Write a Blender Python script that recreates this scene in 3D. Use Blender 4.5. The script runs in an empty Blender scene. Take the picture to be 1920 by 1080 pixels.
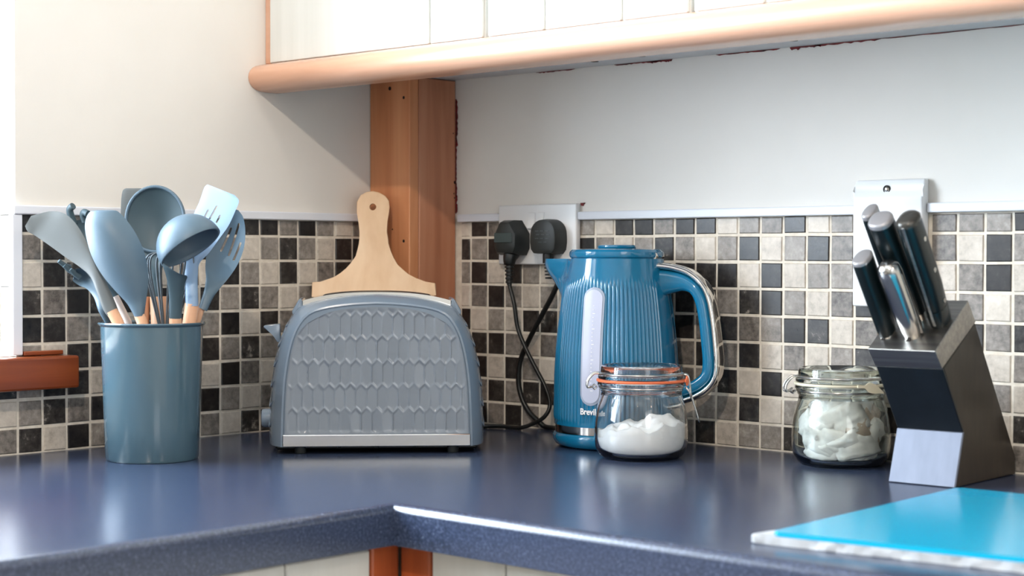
import bpy, bmesh, math, random
from mathutils import Vector, Matrix, noise
random.seed(7)
S = bpy.context.scene
COL = S.collection
# ------------------------------------------------------------------ camera
F, CP = 3163.2, Vector((1.80589, -1.72954, 0.23715))
YAW, PIT, ROL = 2.321003, -0.0182909, 0.0014944
FW = Vector((math.cos(YAW)*math.cos(PIT), math.sin(YAW)*math.cos(PIT), math.sin(PIT)))
R0 = Vector((math.sin(YAW), -math.cos(YAW), 0)); U0 = R0.cross(FW)
RR = R0*math.cos(ROL) + U0*math.sin(ROL); UU = -R0*math.sin(ROL) + U0*math.cos(ROL)
cd = bpy.data.cameras.new('camera'); cam = bpy.data.objects.new('camera', cd); COL.objects.link(cam)
m3 = Matrix((RR, UU, -FW)).transposed(); cam.matrix_world = Matrix.Translation(CP) @ m3.to_4x4()
cd.sensor_width = 36; cd.lens = F/1920*36; cd.clip_start = 0.05
cd.dof.use_dof = True; cd.dof.focus_distance = 2.08; cd.dof.aperture_fstop = 6.3
S.camera = cam
# ------------------------------------------------------------------ world, lights, exposure
w = bpy.data.worlds.new('sky'); S.world = w; w.use_nodes = True
w.node_tree.nodes['Background'].inputs[0].default_value = (0.72, 0.84, 1, 1)
w.node_tree.nodes['Background'].inputs[1].default_value = 1.5
def area(name, loc, target, size, power, color, sy=None, spread=math.pi):
    l = bpy.data.lights.new(name, 'AREA'); o = bpy.data.objects.new(name, l); COL.objects.link(o)
    l.energy = power; l.color = color; l.size = size; l.spread = spread
    if sy: l.shape = 'RECTANGLE'; l.size_y = sy
    o.location = loc; o.rotation_euler = (Vector(target)-Vector(loc)).to_track_quat('-Z', 'Y').to_euler()
    return o
def ceiling_lamp(loc, target, size, power, color):
    o = area('ceiling_spot_light', loc, target, size, power, color); o.data.shape = 'DISK'; return o
area('window_daylight', (-0.50, -1.33, 0.69), (1, -1.33, 0.66), 1.45, 132, (0.76, 0.88, 1.0), 1.25)
ceiling_lamp((1.55, -1.98, 1.47), (0.1, -0.1, 0.2), 0.06, 14.5, (1.0, 0.86, 0.72))
ceiling_lamp((2.6, -0.95, 1.47), (1.0, 0.0, 0.2), 0.12, 3.8, (1.0, 0.86, 0.72))
area('side_fill_light', (3.15, -1.75, 0.70), (0.0, -1.2, 0.5), 1.1, 9.5, (0.98, 0.98, 1.0), 1.1)  # added soft fill for the room, no door stands here
vs = S.view_settings; vs.view_transform = 'Standard'; vs.look = 'None'; vs.gamma = 1; vs.use_curve_mapping = False
vs.exposure = 0.46
# ------------------------------------------------------------------ helpers
def at(px, py, D):
    """world point seen at a pixel of the 1920x1080 photograph, at distance D along the view axis"""
    return CP + (FW*F + RR*(px-960) - UU*(py-540))*(D/F)
def lin(c):
    return tuple(((v/255)/12.92 if v/255 <= 0.04045 else ((v/255+0.055)/1.055)**2.4) for v in c) + (1,)
def tag(o, label=None, cat=None, group=None, kind=None):
    if label: o['label'] = label
    if cat: o['category'] = cat
    if group: o['group'] = group
    if kind: o['kind'] = kind
    return o
def thing(name, loc, label, cat, rotz=0, group=None, rot=None):
    o = bpy.data.objects.new(name, None); COL.objects.link(o); o.location = loc; o.empty_display_size = .02
    o.rotation_euler = rot if rot else (0, 0, rotz)
    return tag(o, label, cat, group)
def obj(name, bm, mat, parent=None, smooth=False, world=False, recalc=True):
    if isinstance(bm, bmesh.types.BMesh):
        if recalc: bmesh.ops.recalc_face_normals(bm, faces=bm.faces)
        me = bpy.data.meshes.new(name); bm.to_mesh(me); bm.free()
    else: me = bm
    if mat and not me.materials: me.materials.append(mat)
    if smooth:
        me.polygons.foreach_set('use_smooth', [True]*len(me.polygons))
        if smooth is not True:
            me.set_sharp_from_angle(angle=math.radians(smooth))
    o = bpy.data.objects.new(name, me); COL.objects.link(o)
    if parent:
        o.parent = parent
        if world:   # the mesh is in world coordinates
            bpy_update(parent); me.transform(parent_world(parent).inverted())
    return o
def bpy_update(o): pass
def parent_world(o):
    m = Matrix.LocRotScale(o.location, o.rotation_euler, None)
    return parent_world(o.parent) @ m if o.parent else m
def add_box(bm, lo, hi, bev=0, seg=2, mi=0):
    vs_ = [bm.verts.new((x, y, z)) for x in (lo[0], hi[0]) for y in (lo[1], hi[1]) for z in (lo[2], hi[2])]
    fs = [bm.faces.new([vs_[i] for i in q]) for q in ((0,1,3,2),(4,6,7,5),(0,4,5,1),(2,3,7,6),(0,2,6,4),(1,5,7,3))]
    for f in fs: f.material_index = mi
    if bev:
        es = list({e for f in fs for e in f.edges})
        bmesh.ops.bevel(bm, geom=es, offset=bev, segments=seg, profile=0.5, affect='EDGES')
    return bm
def box(lo, hi, bev=0, seg=2): return add_box(bmesh.new(), lo, hi, bev, seg)
def add_prism(bm, pts, d, bev=0, seg=2):
    """closed polygon pts (3D list), extruded by vector d"""
    d = Vector(d); a = [bm.verts.new(p) for p in pts]; b = [bm.verts.new(Vector(p)+d) for p in pts]
    n = len(pts); fs = [bm.faces.new(a), bm.faces.new(b[::-1])]
    for i in range(n): fs.append(bm.faces.new((a[i], b[i], b[(i+1) % n], a[(i+1) % n])))
    if bev: bmesh.ops.bevel(bm, geom=list({e for f in fs for e in f.edges}), offset=bev, segments=seg, profile=.5, affect='EDGES')
    return bm
def prism(pts, d, bev=0, seg=2): return add_prism(bmesh.new(), pts, d, bev, seg)
def add_lathe(bm, prof, seg=64, M=None, rf=None):
    """prof: list of (r, z); r == 0 collapses to a pole"""
    rings = []
    for r, z in prof:
        if r < 1e-6: rings.append([bm.verts.new((0, 0, z))])
        else:
            rings.append([bm.verts.new(((rf(2*math.pi*k/seg, z, r) if rf else r)*math.cos(2*math.pi*k/seg), (rf(2*math.pi*k/seg, z, r) if rf else r)*math.sin(2*math.pi*k/seg), z)) for k in range(seg)])
    for a, b in zip(rings, rings[1:]):
        for k in range(seg):
            q = [a[k % len(a)], a[(k+1) % len(a)], b[(k+1) % len(b)], b[k % len(b)]]
            q2 = []
            for v in q:
                if v not in q2: q2.append(v)
            if len(q2) > 2: bm.faces.new(q2)
    if M: bmesh.ops.transform(bm, matrix=M, verts=[v for r_ in rings for v in r_])
    return bm
def lathe(prof, seg=64, M=None, rf=None): return add_lathe(bmesh.new(), prof, seg, M, rf)
def catmull(pts, n=8):
    pts = [Vector(p) for p in pts]; P = [pts[0]*2-pts[1]] + pts + [pts[-1]*2-pts[-2]]; out = []
    for i in range(1, len(P)-2):
        for k in range(n):
            t = k/n; a, b, c, d = P[i-1:i+3]
            out.append(0.5*((2*b)+(c-a)*t+(2*a-5*b+4*c-d)*t*t+(-a+3*b-3*c+d)*t**3))
    out.append(pts[-1]); return out
def add_tube(bm, pts, r, seg=10, cap=True, closed=False):
    pts = [Vector(p) for p in pts]; n = len(pts)
    T = []
    for i in range(n):
        a = pts[(i-1) % n] if (closed or i > 0) else pts[i]; b = pts[(i+1) % n] if (closed or i < n-1) else pts[i]
        T.append((b-a).normalized())
    N = T[0].orthogonal().normalized(); rings = []
    for i in range(n):
        N = (N - T[i]*N.dot(T[i])).normalized(); B = T[i].cross(N)
        rad = r(i/(n-1)) if callable(r) else r
        rings.append([bm.verts.new(pts[i] + (N*math.cos(2*math.pi*k/seg)+B*math.sin(2*math.pi*k/seg))*rad) for k in range(seg)])
    rg = range(n if closed else n-1)
    for i in rg:
        a, b = rings[i], rings[(i+1) % n]
        for k in range(seg): bm.faces.new((a[k], a[(k+1) % seg], b[(k+1) % seg], b[k]))
    if cap and not closed: bm.faces.new(rings[0][::-1]); bm.faces.new(rings[-1])
    return bm
def tube(pts, r, seg=10, cap=True, closed=False): return add_tube(bmesh.new(), pts, r, seg, cap, closed)
def loft(rings, cap=True):
    bm = bmesh.new(); V = [[bm.verts.new(p) for p in r_] for r_ in rings]
    for a, b in zip(V, V[1:]):
        for k in range(len(a)): bm.faces.new((a[k], a[(k+1) % len(a)], b[(k+1) % len(a)], b[k]))
    if cap: bm.faces.new(V[0][::-1]); bm.faces.new(V[-1])
    return bm
def superoval(n, hx, hy, e=2.0):
    out = []
    for k in range(n):
        a = 2*math.pi*k/n; c, s = math.cos(a), math.sin(a)
        out.append((hx*math.copysign(abs(c)**(2/e), c), hy*math.copysign(abs(s)**(2/e), s)))
    return out
# ------------------------------------------------------------------ materials
def mat(name, color=(128,128,128), rough=.5, metal=0, spec=.5, trans=0, ior=1.45, coat=0, coat_r=.05, sheen=0, sss=0, linear=None):
    m = bpy.data.materials.new(name); m.use_nodes = True; b = m.node_tree.nodes['Principled BSDF']
    b.inputs['Base Color'].default_value = linear or lin(color); b.inputs['Roughness'].default_value = rough
    b.inputs['Metallic'].default_value = metal; b.inputs['Specular IOR Level'].default_value = spec
    b.inputs['Transmission Weight'].default_value = trans; b.inputs['IOR'].default_value = ior
    b.inputs['Coat Weight'].default_value = coat; b.inputs['Coat Roughness'].default_value = coat_r
    if sss: b.inputs['Subsurface Weight'].default_value = sss; b.inputs['Subsurface Radius'].default_value = (.01,.008,.006)
    return m
def nodes(m): return m.node_tree.nodes, m.node_tree.links, m.node_tree.nodes['Principled BSDF']
def coords(m, scale=(1,1,1), kind='Object'):
    n, l, b = nodes(m); tc = n.new('ShaderNodeTexCoord'); mp = n.new('ShaderNodeMapping'); mp.inputs['Scale'].default_value = scale
    l.new(tc.outputs[kind], mp.inputs['Vector']); return mp.outputs['Vector']
def ntex(m, vec, scale, detail=4, rough=.5, dist=0):
    n, l, b = nodes(m); t = n.new('ShaderNodeTexNoise'); t.inputs['Scale'].default_value = scale; t.inputs['Detail'].default_value = detail
    t.inputs['Roughness'].default_value = rough; t.inputs['Distortion'].default_value = dist; l.new(vec, t.inputs['Vector']); return t.outputs['Fac']
def ramp(m, fac, stops):
    n, l, b = nodes(m); r = n.new('ShaderNodeValToRGB'); l.new(fac, r.inputs['Fac']); cr = r.color_ramp
    while len(cr.elements) < len(stops): cr.elements.new(.5)
    for e, (p, c) in zip(cr.elements, stops): e.position = p; e.color = lin(c)
    return r.outputs['Color']
def bump(m, fac, strength=.2, dist=.001):
    n, l, b = nodes(m); bp = n.new('ShaderNodeBump'); bp.inputs['Strength'].default_value = strength; bp.inputs['Distance'].default_value = dist
    l.new(fac, bp.inputs['Height']); l.new(bp.outputs['Normal'], b.inputs['Normal'])
def noisy(name, stops, scale, rough=.5, detail=4, stretch=(1,1,1), bstr=0, bdist=.001, dist=0, kind='Object', **k):
    m = mat(name, rough=rough, **k); v = coords(m, stretch, kind); f = ntex(m, v, scale, detail, .55, dist)
    n, l, b = nodes(m); l.new(ramp(m, f, stops), b.inputs['Base Color'])
    if bstr: bump(m, f, bstr, bdist)
    return m
def tile_mat(name, stops, rough):
    m = mat(name, rough=rough, spec=.5); n, l, b = nodes(m)
    tc = n.new('ShaderNodeTexCoord'); oi = n.new('ShaderNodeObjectInfo'); mul = n.new('ShaderNodeMath'); mul.operation = 'MULTIPLY'; mul.inputs[1].default_value = 57.
    l.new(oi.outputs['Random'], mul.inputs[0]); cx = n.new('ShaderNodeCombineXYZ'); l.new(mul.outputs[0], cx.inputs[0]); l.new(mul.outputs[0], cx.inputs[2])
    add = n.new('ShaderNodeVectorMath'); add.operation = 'ADD'; l.new(tc.outputs['Object'], add.inputs[0]); l.new(cx.outputs[0], add.inputs[1])
    f = ntex(m, add.outputs[0], 120, 8, .68); g = ntex(m, add.outputs[0], 38, 2, .5)
    # per tile shade shift
    mx = n.new('ShaderNodeMath'); mx.operation = 'MULTIPLY_ADD'; mx.inputs[1].default_value = .55; l.new(g, mx.inputs[0]); l.new(f, mx.inputs[2])
    sh = n.new('ShaderNodeMath'); sh.operation = 'MULTIPLY_ADD'; sh.inputs[1].default_value = .22; l.new(oi.outputs['Random'], sh.inputs[0]); l.new(mx.outputs[0], sh.inputs[2])
    sb = n.new('ShaderNodeMath'); sb.operation = 'SUBTRACT'; sb.inputs[1].default_value = .385; l.new(sh.outputs[0], sb.inputs[0])
    l.new(ramp(m, sb.outputs[0], stops), b.inputs['Base Color']); bump(m, f, .25, .0006)
    rr = n.new('ShaderNodeMapRange'); rr.inputs['To Min'].default_value = rough-.08; rr.inputs['To Max'].default_value = rough+.14; l.new(f, rr.inputs['Value']); l.new(rr.outputs[0], b.inputs['Roughness'])
    return m
M = {}
M['tileK'] = tile_mat('dark_stone', [(.25,(22,20,20)),(.5,(44,40,38)),(.68,(70,66,62)),(.80,(160,152,142))], .28)
M['tileG'] = tile_mat('grey_stone', [(.22,(70,65,60)),(.45,(122,115,108)),(.62,(146,138,130)),(.85,(180,172,162))], .34)
M['tileL'] = tile_mat('pale_stone', [(.2,(160,150,138)),(.42,(190,180,167)),(.6,(203,193,180)),(.85,(222,213,200))], .36)
M['grout'] = noisy('grout', [(.3,(206,196,180)),(.7,(228,220,206))], 90, .85, bstr=.3)
M['paint'] = noisy('wall_paint', [(.3,(219,214,206)),(.7,(229,224,217))], 3, .7, 5)
def _wallbump(m):
    v = coords(m, (1,1,1)); f = ntex(m, v, 14, 6, .6); bump(m, f, .12, .003)
_wallbump(M['paint'])
M['ceil'] = mat('ceiling_white', (235,232,226), .8)
M['trim'] = mat('white_plastic_trim', (222,224,230), .35)
M['floor'] = noisy('floor_vinyl', [(.3,(120,104,88)),(.7,(150,132,112))], 6, .5)
M['post'] = noisy('pine', [(.25,(168,98,60)),(.5,(200,130,86)),(.72,(216,152,108)),(.9,(184,112,70))], 26, .42, 6, (1,1,.07), .12, .001, .6)
M['post2'] = noisy('pine_brown', [(.25,(152,92,64)),(.5,(184,122,90)),(.72,(198,140,108)),(.9,(164,102,74))], 26, .42, 6, (1,1,.07), .12, .001, .6)
M['beech'] = noisy('beech', [(.25,(204,152,122)),(.55,(218,170,142)),(.85,(226,184,158))], 30, .25, 5, (.06,1,1), .05, .001, .3, coat=.3, coat_r=.2)
M['sill'] = noisy('varnished_mahogany', [(.25,(88,38,16)),(.5,(126,58,25)),(.75,(150,76,36))], 30, .3, 6, (1,.08,1), .1, .001, 1.2, coat=.3)
M['bpost'] = noisy('varnished_pine', [(.25,(140,64,32)),(.5,(176,88,48)),(.8,(196,106,62))], 30, .28, 6, (1,1,.06), .05, .001, .4, coat=.4)
M['board'] = noisy('pale_wood', [(.25,(214,176,138)),(.5,(226,192,156)),(.8,(234,204,170))], 34, .5, 5, (1,1,.06), .06, .0008, .3)
M['uwood'] = noisy('utensil_beech', [(.3,(212,158,122)),(.7,(234,188,154))], 60, .45, 4, (1,1,.1))
M['door'] = noisy('painted_door', [(.3,(214,214,208)),(.7,(222,222,217))], 60, .4, 3, (1,1,.05), .06, .0006)
M['under'] = noisy('cabinet_underside', [(.3,(196,196,196)),(.7,(214,214,214))], 10, .5)
M['gap'] = noisy('dark_red_gap', [(.3,(40,22,20)),(.6,(120,24,26)),(.8,(60,30,26))], 60, .7)
M['hole'] = mat('dark_hole', (30,22,18), .8)
M['plastic_w'] = mat('white_plastic', (226,226,226), .28)
M['rub'] = mat('black_rubber', (20,22,22), .38)
M['rubg'] = mat('black_plug', (34,38,38), .42)
M['chrome'] = mat('chrome', (225,222,218), .09, 1)
M['wire'] = mat('steel_wire', (190,188,184), .2, 1)
M['wwire'] = mat('dark_coated_wire', (84,92,98), .3, .4)
M['steel'] = noisy('brushed_steel', [(.3,(150,146,142)),(.7,(178,174,168))], 200, .34, 3, (.03,1,1), .05, .0003, metal=1)
M['silver'] = noisy('silver_panel', [(.3,(106,112,126)),(.7,(116,122,136))], 60, .45, 2, (1,1,.03), metal=.4)
# counter: navy laminate with a fine speckle
m = mat('navy_laminate', rough=.24, spec=.85); n_, l_, b_ = nodes(m); v_ = coords(m); f_ = ntex(m, v_, 420, 5, .75); f2 = ntex(m, v_, 2.5, 3, .5)
l_.new(ramp(m, f_, [(.3,(26,33,48)),(.52,(48,58,82)),(.66,(76,88,112)),(.76,(176,180,188))]), b_.inputs['Base Color']); bump(m, f_, .08, .0003)
rr = n_.new('ShaderNodeMapRange'); rr.inputs['To Min'].default_value = .17; rr.inputs['To Max'].default_value = .25; l_.new(f2, rr.inputs['Value']); l_.new(rr.outputs[0], b_.inputs['Roughness'])
M['counter'] = m
M['teal'] = mat('teal_enamel', (14,104,142), .10, spec=.6, coat=.5)
M['glassframe'] = mat('gauge_frame', (150,160,176), .25, spec=.5)
M['gauge'] = mat('gauge_plastic', (182,186,204), .22, coat=.4)
M['white'] = mat('white_print', (240,240,240), .4)
M['toaster'] = mat('blue_grey_gloss', (112,126,140), .2, spec=.6, coat=.4)
M['toasterp'] = mat('honeycomb_panel', (116,124,133), .22, spec=.6, coat=.3)
M['black'] = mat('black_plastic', (14,15,17), .35)
M['silic'] = mat('slate_silicone', (84,104,118), .42, spec=.45)
M['silic_d'] = mat('slate_silicone_dark', (66,84,92), .45, spec=.4)
M['silic_t'] = mat('slate_silicone_taupe', (96,100,100), .46, spec=.35)
M['silic_lit'] = mat('slate_silicone_lit', (132,158,186), .4, spec=.5)  # same silicone, lightened: window light on the slotted turner painted into the colour
M['crock'] = mat('grey_teal_glaze', (70,94,106), .15, spec=.6, coat=.5)
M['glass'] = mat('clear_glass', rough=.0, trans=1, ior=1.48, linear=(.97,.985,.98,1))
M['glassg'] = mat('green_glass', rough=.0, trans=1, ior=1.48, linear=(.93,.97,.93,1))
M['seal_o'] = mat('orange_rubber_seal', (232,120,78), .4, sss=.2)
M['seal_c'] = mat('cream_rubber_seal', (226,218,192), .45)
M['powder'] = noisy('white_powder', [(.3,(246,246,247)),(.7,(253,253,253))], 60, .9, 5, bstr=.6, bdist=.002)
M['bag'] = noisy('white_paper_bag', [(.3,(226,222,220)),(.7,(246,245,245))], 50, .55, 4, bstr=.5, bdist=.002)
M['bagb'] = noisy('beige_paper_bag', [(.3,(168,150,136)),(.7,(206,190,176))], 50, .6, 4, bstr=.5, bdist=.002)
M['kblack'] = noisy('black_satin', [(.3,(14,20,24)),(.7,(22,28,34))], 40, .3, 3)
M['kside'] = noisy('brown_reflection_satin', [(.3,(44,38,32)),(.7,(58,50,42))], 120, .36, 4, (1,1,.2))  # sides of the black block, brownish reflections painted into the colour
M['knife'] = mat('black_handle', (12,22,24), .3)
M['kend'] = mat('satin_end_cap', (150,148,150), .38, .4)
M['cyan'] = mat('cyan_glass_board', (0,160,198), .22, spec=.5, coat=.35, coat_r=.12)
M['wboard'] = noisy('chipped_white_board', [(.25,(130,126,122)),(.45,(176,179,182)),(.8,(198,201,205))], 26, .5, 6)
# ------------------------------------------------------------------ the room shell
PITCH, ZB = .0333, .0319
XR, YL = .1125, .1250
wr = bmesh.new()
add_box(wr, (-.25, .0015, -.9), (3.2, .25, .2925), mi=1); add_box(wr, (-.25, 0, .2925), (3.2, .25, 1.5), mi=0)
wall_right = obj('wall_right', wr, M['paint']); wall_right.data.materials.append(M['grout']); tag(wall_right, kind='structure')
EDGE = -.661
wl = bmesh.new()
add_box(wl, (-.25, EDGE+.002, .118), (-.0015, 0, .2925), mi=1); add_box(wl, (-.25, EDGE, .2925), (0, 0, 1.5), mi=0)
add_box(wl, (-.25, -3.2, -.9), (-.0015, 0, .118), mi=1)
add_box(wl, (-.25, -2.0, 1.25), (0, EDGE, 1.5), mi=0); add_box(wl, (-.25, -3.2, .118), (0, -2.0, 1.5), mi=0)
wall_left = obj('wall_left', wl, M['paint']); wall_left.data.materials.append(M['grout']); tag(wall_left, kind='structure')
tag(obj('wall_back', box((-.25, -3.45, -.9), (3.45, -3.2, 1.5)), M['paint']), kind='structure')
tag(obj('wall_side', box((3.2, -3.2, -.9), (3.45, .25, 1.5)), M['paint']), kind='structure')
tag(obj('floor', box((-.25, -3.45, -1.0), (3.45, .25, -.9)), M['floor']), kind='structure')
tag(obj('ceiling', box((-.25, -3.45, 1.5), (3.45, .25, 1.6)), M['ceil']), kind='structure')
# window in the left wall (its reveal edge is what the photograph shows)
wf = bmesh.new()
for a, b in (((-.235,-2.0,.118),(-.195,EDGE,.16)), ((-.235,-2.0,1.21),(-.195,EDGE,1.25)), ((-.235,-2.0,.16),(-.195,-1.95,1.21)), ((-.235,-.705,.16),(-.195,EDGE,1.21)), ((-.232,-1.35,.16),(-.198,-1.31,1.21))):
    add_box(wf, a, b, .004, 1)
window = tag(obj('window_1', wf, M['plastic_w']), kind='structure')
pm = mat('window_pane'); n_, l_, b_ = nodes(pm); tr = n_.new('ShaderNodeBsdfTransparent'); gl = n_.new('ShaderNodeBsdfGlossy'); gl.inputs['Roughness'].default_value = 0
mx = n_.new('ShaderNodeMixShader'); mx.inputs[0].default_value = .06; l_.new(tr.outputs[0], mx.inputs[1]); l_.new(gl.outputs[0], mx.inputs[2]); l_.new(mx.outputs[0], n_['Material Output'].inputs[0])
for y0, y1 in ((-1.95, -1.352), (-1.308, -.707)): obj('pane', box((-.217, y0, .16), (-.213, y1, 1.21)), pm, window)
# ---- mosaic tiles, one object each
def tile_mesh(name, hx, hz, mt):
    bm = bmesh.new(); j = lambda s: random.uniform(-s, s)
    B = [bm.verts.new((sx*hx+j(.0003), .0016, sz*hz+j(.0003))) for sx, sz in ((-1,-1),(1,-1),(1,1),(-1,1))]
    Fv = [bm.verts.new((v.co.x*(1-.0011/hx), 0, v.co.z*(1-.0011/hz))) for v in B]
    Mv = [bm.verts.new((v.co.x*(1-.0003/hx), .0006, v.co.z*(1-.0003/hz))) for v in B]
    for i in range(4):
        k = (i+1) % 4; bm.faces.new((B[i], B[k], Mv[k], Mv[i])); bm.faces.new((Mv[i], Mv[k], Fv[k], Fv[i]))
    bm.faces.new(Fv); bmesh.ops.recalc_face_normals(bm, faces=bm.faces)
    if sum(f.normal.y for f in bm.faces) > 0: bmesh.ops.reverse_faces(bm, faces=bm.faces)
    me = bpy.data.meshes.new(name); bm.to_mesh(me); bm.free(); me.materials.append(mt); return me
TM = {}
def tmesh(cls, hx, hz):
    k = (cls, round(hx, 4), round(hz, 4))
    if k not in TM: TM[k] = [tile_mesh('tile', hx, hz, M['tile'+cls]) for _ in range(3)]
    return random.choice(TM[k])
GR = .0034
def put_tile(parent, cls, side, a0, a1, z0, z1):
    """a0..a1 along the wall: x on the right wall; y on the left wall"""
    hx, hz = (a1-a0-GR)/2, (z1-z0-GR)/2
    if hx < .002 or hz < .002: return
    o = bpy.data.objects.new('tile', tmesh(cls, hx, hz)); COL.objects.link(o); o.parent = parent
    a = (a0+a1)/2 + random.uniform(-.0003, .0003); z = (z0+z1)/2 + random.uniform(-.0003, .0003)
    tx, tz = random.uniform(-.012, .012), random.uniform(-.012, .012)
    if side == 'R': o.location = (a, 0, z); o.rotation_euler = (tx, random.uniform(-.008,.008), tz)
    elif side == 'L': o.location = (0, a, z); o.rotation_euler = (tx, random.uniform(-.008,.008), math.pi/2+tz)
    else: o.location = (a, EDGE, z); o.rotation_euler = (tx, 0, tz)
ROWS = [(ZB+7*PITCH, .2885)] + [(ZB+(6-r)*PITCH, ZB+(7-r)*PITCH) for r in range(7)] + [(.0, ZB)]
LEFT = {-1:'GLKGLGKLG', 0:'LGKLGKKLG', 1:'KGLKKGGGK', 2:'KKKGKLKKL', 3:'GLKKGKKGK', 4:'KGLKGKLKG', 5:'LKGKLGKGL', 6:'GLKGKLGKG', 7:'KGLKGKLLK',
    8:'GKGLKGKGL', 9:'LKLKGKLKG', 10:'KGKGKGKGL', 11:'KLGKLKGLK', 12:'KGLGKGLGK', 13:'GKKLGLKGL', 14:'KGLGKGLKG', 15:'GLGKLGKGL', 16:'LKKGLKGLK', 17:'GKGLKGLKG'}
RIGHT = {1:'LKGLKGKGK', 2:'KGKGLKKGK', 3:'GKLKGKLKG', 4:'LKKGLGKGK', 5:'GKGLKLGKG', 6:'KGLGKGLKL', 7:'LGKLGKGLG', 8:'GKGLKGKLK', 9:'LGKGLKGKG', 10:'KLGKGLKGL', 11:'KGLGKGLKG', 12:'GKGKLKGLK',
    13:'KGKKKGGLG', 14:'KLKKGKGGK', 15:'LGKGKGKGL', 16:'GKLKGKLKG', 17:'GLKKGLKLG', 18:'KGLGKGLGK', 19:'LKGLKLGKL', 20:'GGGGLGKLG', 21:'GKLKGKGKL', 22:'KLGKLGLKG', 23:'LGKLGKKGL', 24:'GGLLGKGLK', 25:'GLGGKLKGL',
    26:'GKKLGLGLK', 27:'KGLGKGLKG', 28:'LKGLKGKLG', 29:'GLKGLKGLK'}
# row strings: cut top row first, then the eight rows down to the worktop
SOCK = (.1764, .3208, .2270, .3096); COOK = (.7523, .8429, .1804, .3274)
for k, s in RIGHT.items():
    x1 = XR + (k-1)*PITCH; x0 = x1 - PITCH
    if k == 1: x0 = .0925
    for (z0, z1), c in zip(ROWS, s):
        for X0, X1, Z0, Z1 in (SOCK, COOK):
            if x0 >= X0-.004 and x1 <= X1+.004 and z0 >= Z0-.004: break
        else: put_tile(wall_right, c, 'R', x0, x1, z0, z1)
for k, s in LEFT.items():
    y1 = -(YL + (16-k)*PITCH); y0 = y1 - PITCH
    for (z0, z1), c in zip(ROWS, s):
        if k < 1 and z0 > .1: continue
        if k == 1: pass
        if k < 1 and z1 > .118: z1 = .117
        put_tile(wall_left, c, 'L', y0, y1, z0, z1)
for (z0, z1), c in zip(ROWS[:6], 'GLKGLG'):
    for q in range(3):
        put_tile(wall_left, random.choice('GKL') if q else c, 'V', -.003-(q+1)*PITCH, -.003-q*PITCH, max(z0, .12), z1)
# ---- white tile trim
def trim(n, lo, hi): tag(obj(n, box(lo, hi, .0015, 2), M['trim']), kind='structure')
trim('trim_1', (0, EDGE-.006, .2875), (.008, -.0945, .2985))
trim('trim_2', (.0925, -.008, .2875), (.1755, 0, .2985)); trim('trim_3', (.3215, -.008, .2875), (.7515, 0, .2985)); trim('trim_4', (.8440, -.008, .2885), (1.6, 0, .2995))
trim('trim_5', (-.004, EDGE-.007, .119), (.006, -.6545, .2872))
trim('trim_6', (-.19, EDGE-.006, .2875), (-.0005, EDGE, .2985))
# ---- boxed-in pine post in the corner
pb = bmesh.new(); add_box(pb, (.0005, -.0925, .001), (.083, -.0745, .491), .0012, 1)
post = thing('corner_post', (.05,-.05,0), 'boxed-in pine post filling the corner between the two tiled walls', 'post')
o = obj('left_board', pb, M['post'], post, world=True); tag(o, 'orange pine board')
o = obj('right_board', box((.0655, -.0735, .001), (.083, -.0005, .491), .0012, 1), M['post2'], post, world=True); tag(o, 'browner pine board')
for px, py, side, r_ in ((757,183,0,.0022),(731,166,0,.0028),(757,452,0,.0022),(736,430,0,.0012),(853,342,1,.0024),(851,363,1,.0011),(852,371,1,.001),(850,250,1,.001)):
    d = (FW*F + RR*(px-960) - UU*(py-540)).normalized(); 
    t = ((-.0925-CP.y)/d.y) if side == 0 else ((.083-CP.x)/d.x); p = CP + d*t
    Mx = Matrix.Translation(p) @ (Matrix.Rotation(math.pi/2, 4, 'X') if side == 0 else Matrix.Rotation(math.pi/2, 4, 'Y'))
    obj('screw_hole', lathe([(0,.0004),(r_*.6,.0004),(r_,.0003),(r_,-.0003),(0,-.0003)], 12, Mx), M['hole'], post, world=True)
# dark red gap between post and plaster
def ragged(name, axis, a0, a1, fixed, wmax, mt, n=26, seed=1, parent=None, thick=.0016):
    """thin irregular strip; axis 'z' runs up the post edge, axis 'x' runs along the cabinet underside"""
    rnd = random.Random(seed); bm = bmesh.new(); top = []; bot = []
    for i in range(n+1):
        a = a0 + (a1-a0)*i/n; wv = wmax*(.25+.75*rnd.random())
        if i in (0, n): wv = wmax*.1
        if axis == 'z': top.append((fixed[0]+wv, fixed[1], a)); bot.append((fixed[0], fixed[1], a))
        else: top.append((a, fixed[0], fixed[1]-wv)); bot.append((a, fixed[0], fixed[1]))
    add_prism(bm, top+bot[::-1], (0, -thick, 0)); return tag(obj(name, bm, mt, parent), None if parent else 'thin ragged dark gap', None)
for i, (z0, z1, wm) in enumerate(((.300,.345,.0035),(.395,.465,.0045),(.345,.395,.002))):
    ragged('paint_gap', 'z', z0, z1, (.0835, -.0002), wm, M['gap'], 18, 5+i, wall_right)
for i, (x0, x1, wm) in enumerate(((.24,.31,.0015),(.38,.46,.002),(.44,.475,.003),(.545,.64,.0018),(.655,.70,.004),(.69,.78,.0022),(.78,1.05,.0012))):
    ragged('paint_gap', 'x', x0, x1, (-.0003, .4916), wm, M['gap'], 20, 15+i, wall_right)
ragged('paint_chip', 'x', .3215, .3290, (-.0003, .3105), .006, M['gap'], 7, 3, wall_right)
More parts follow.
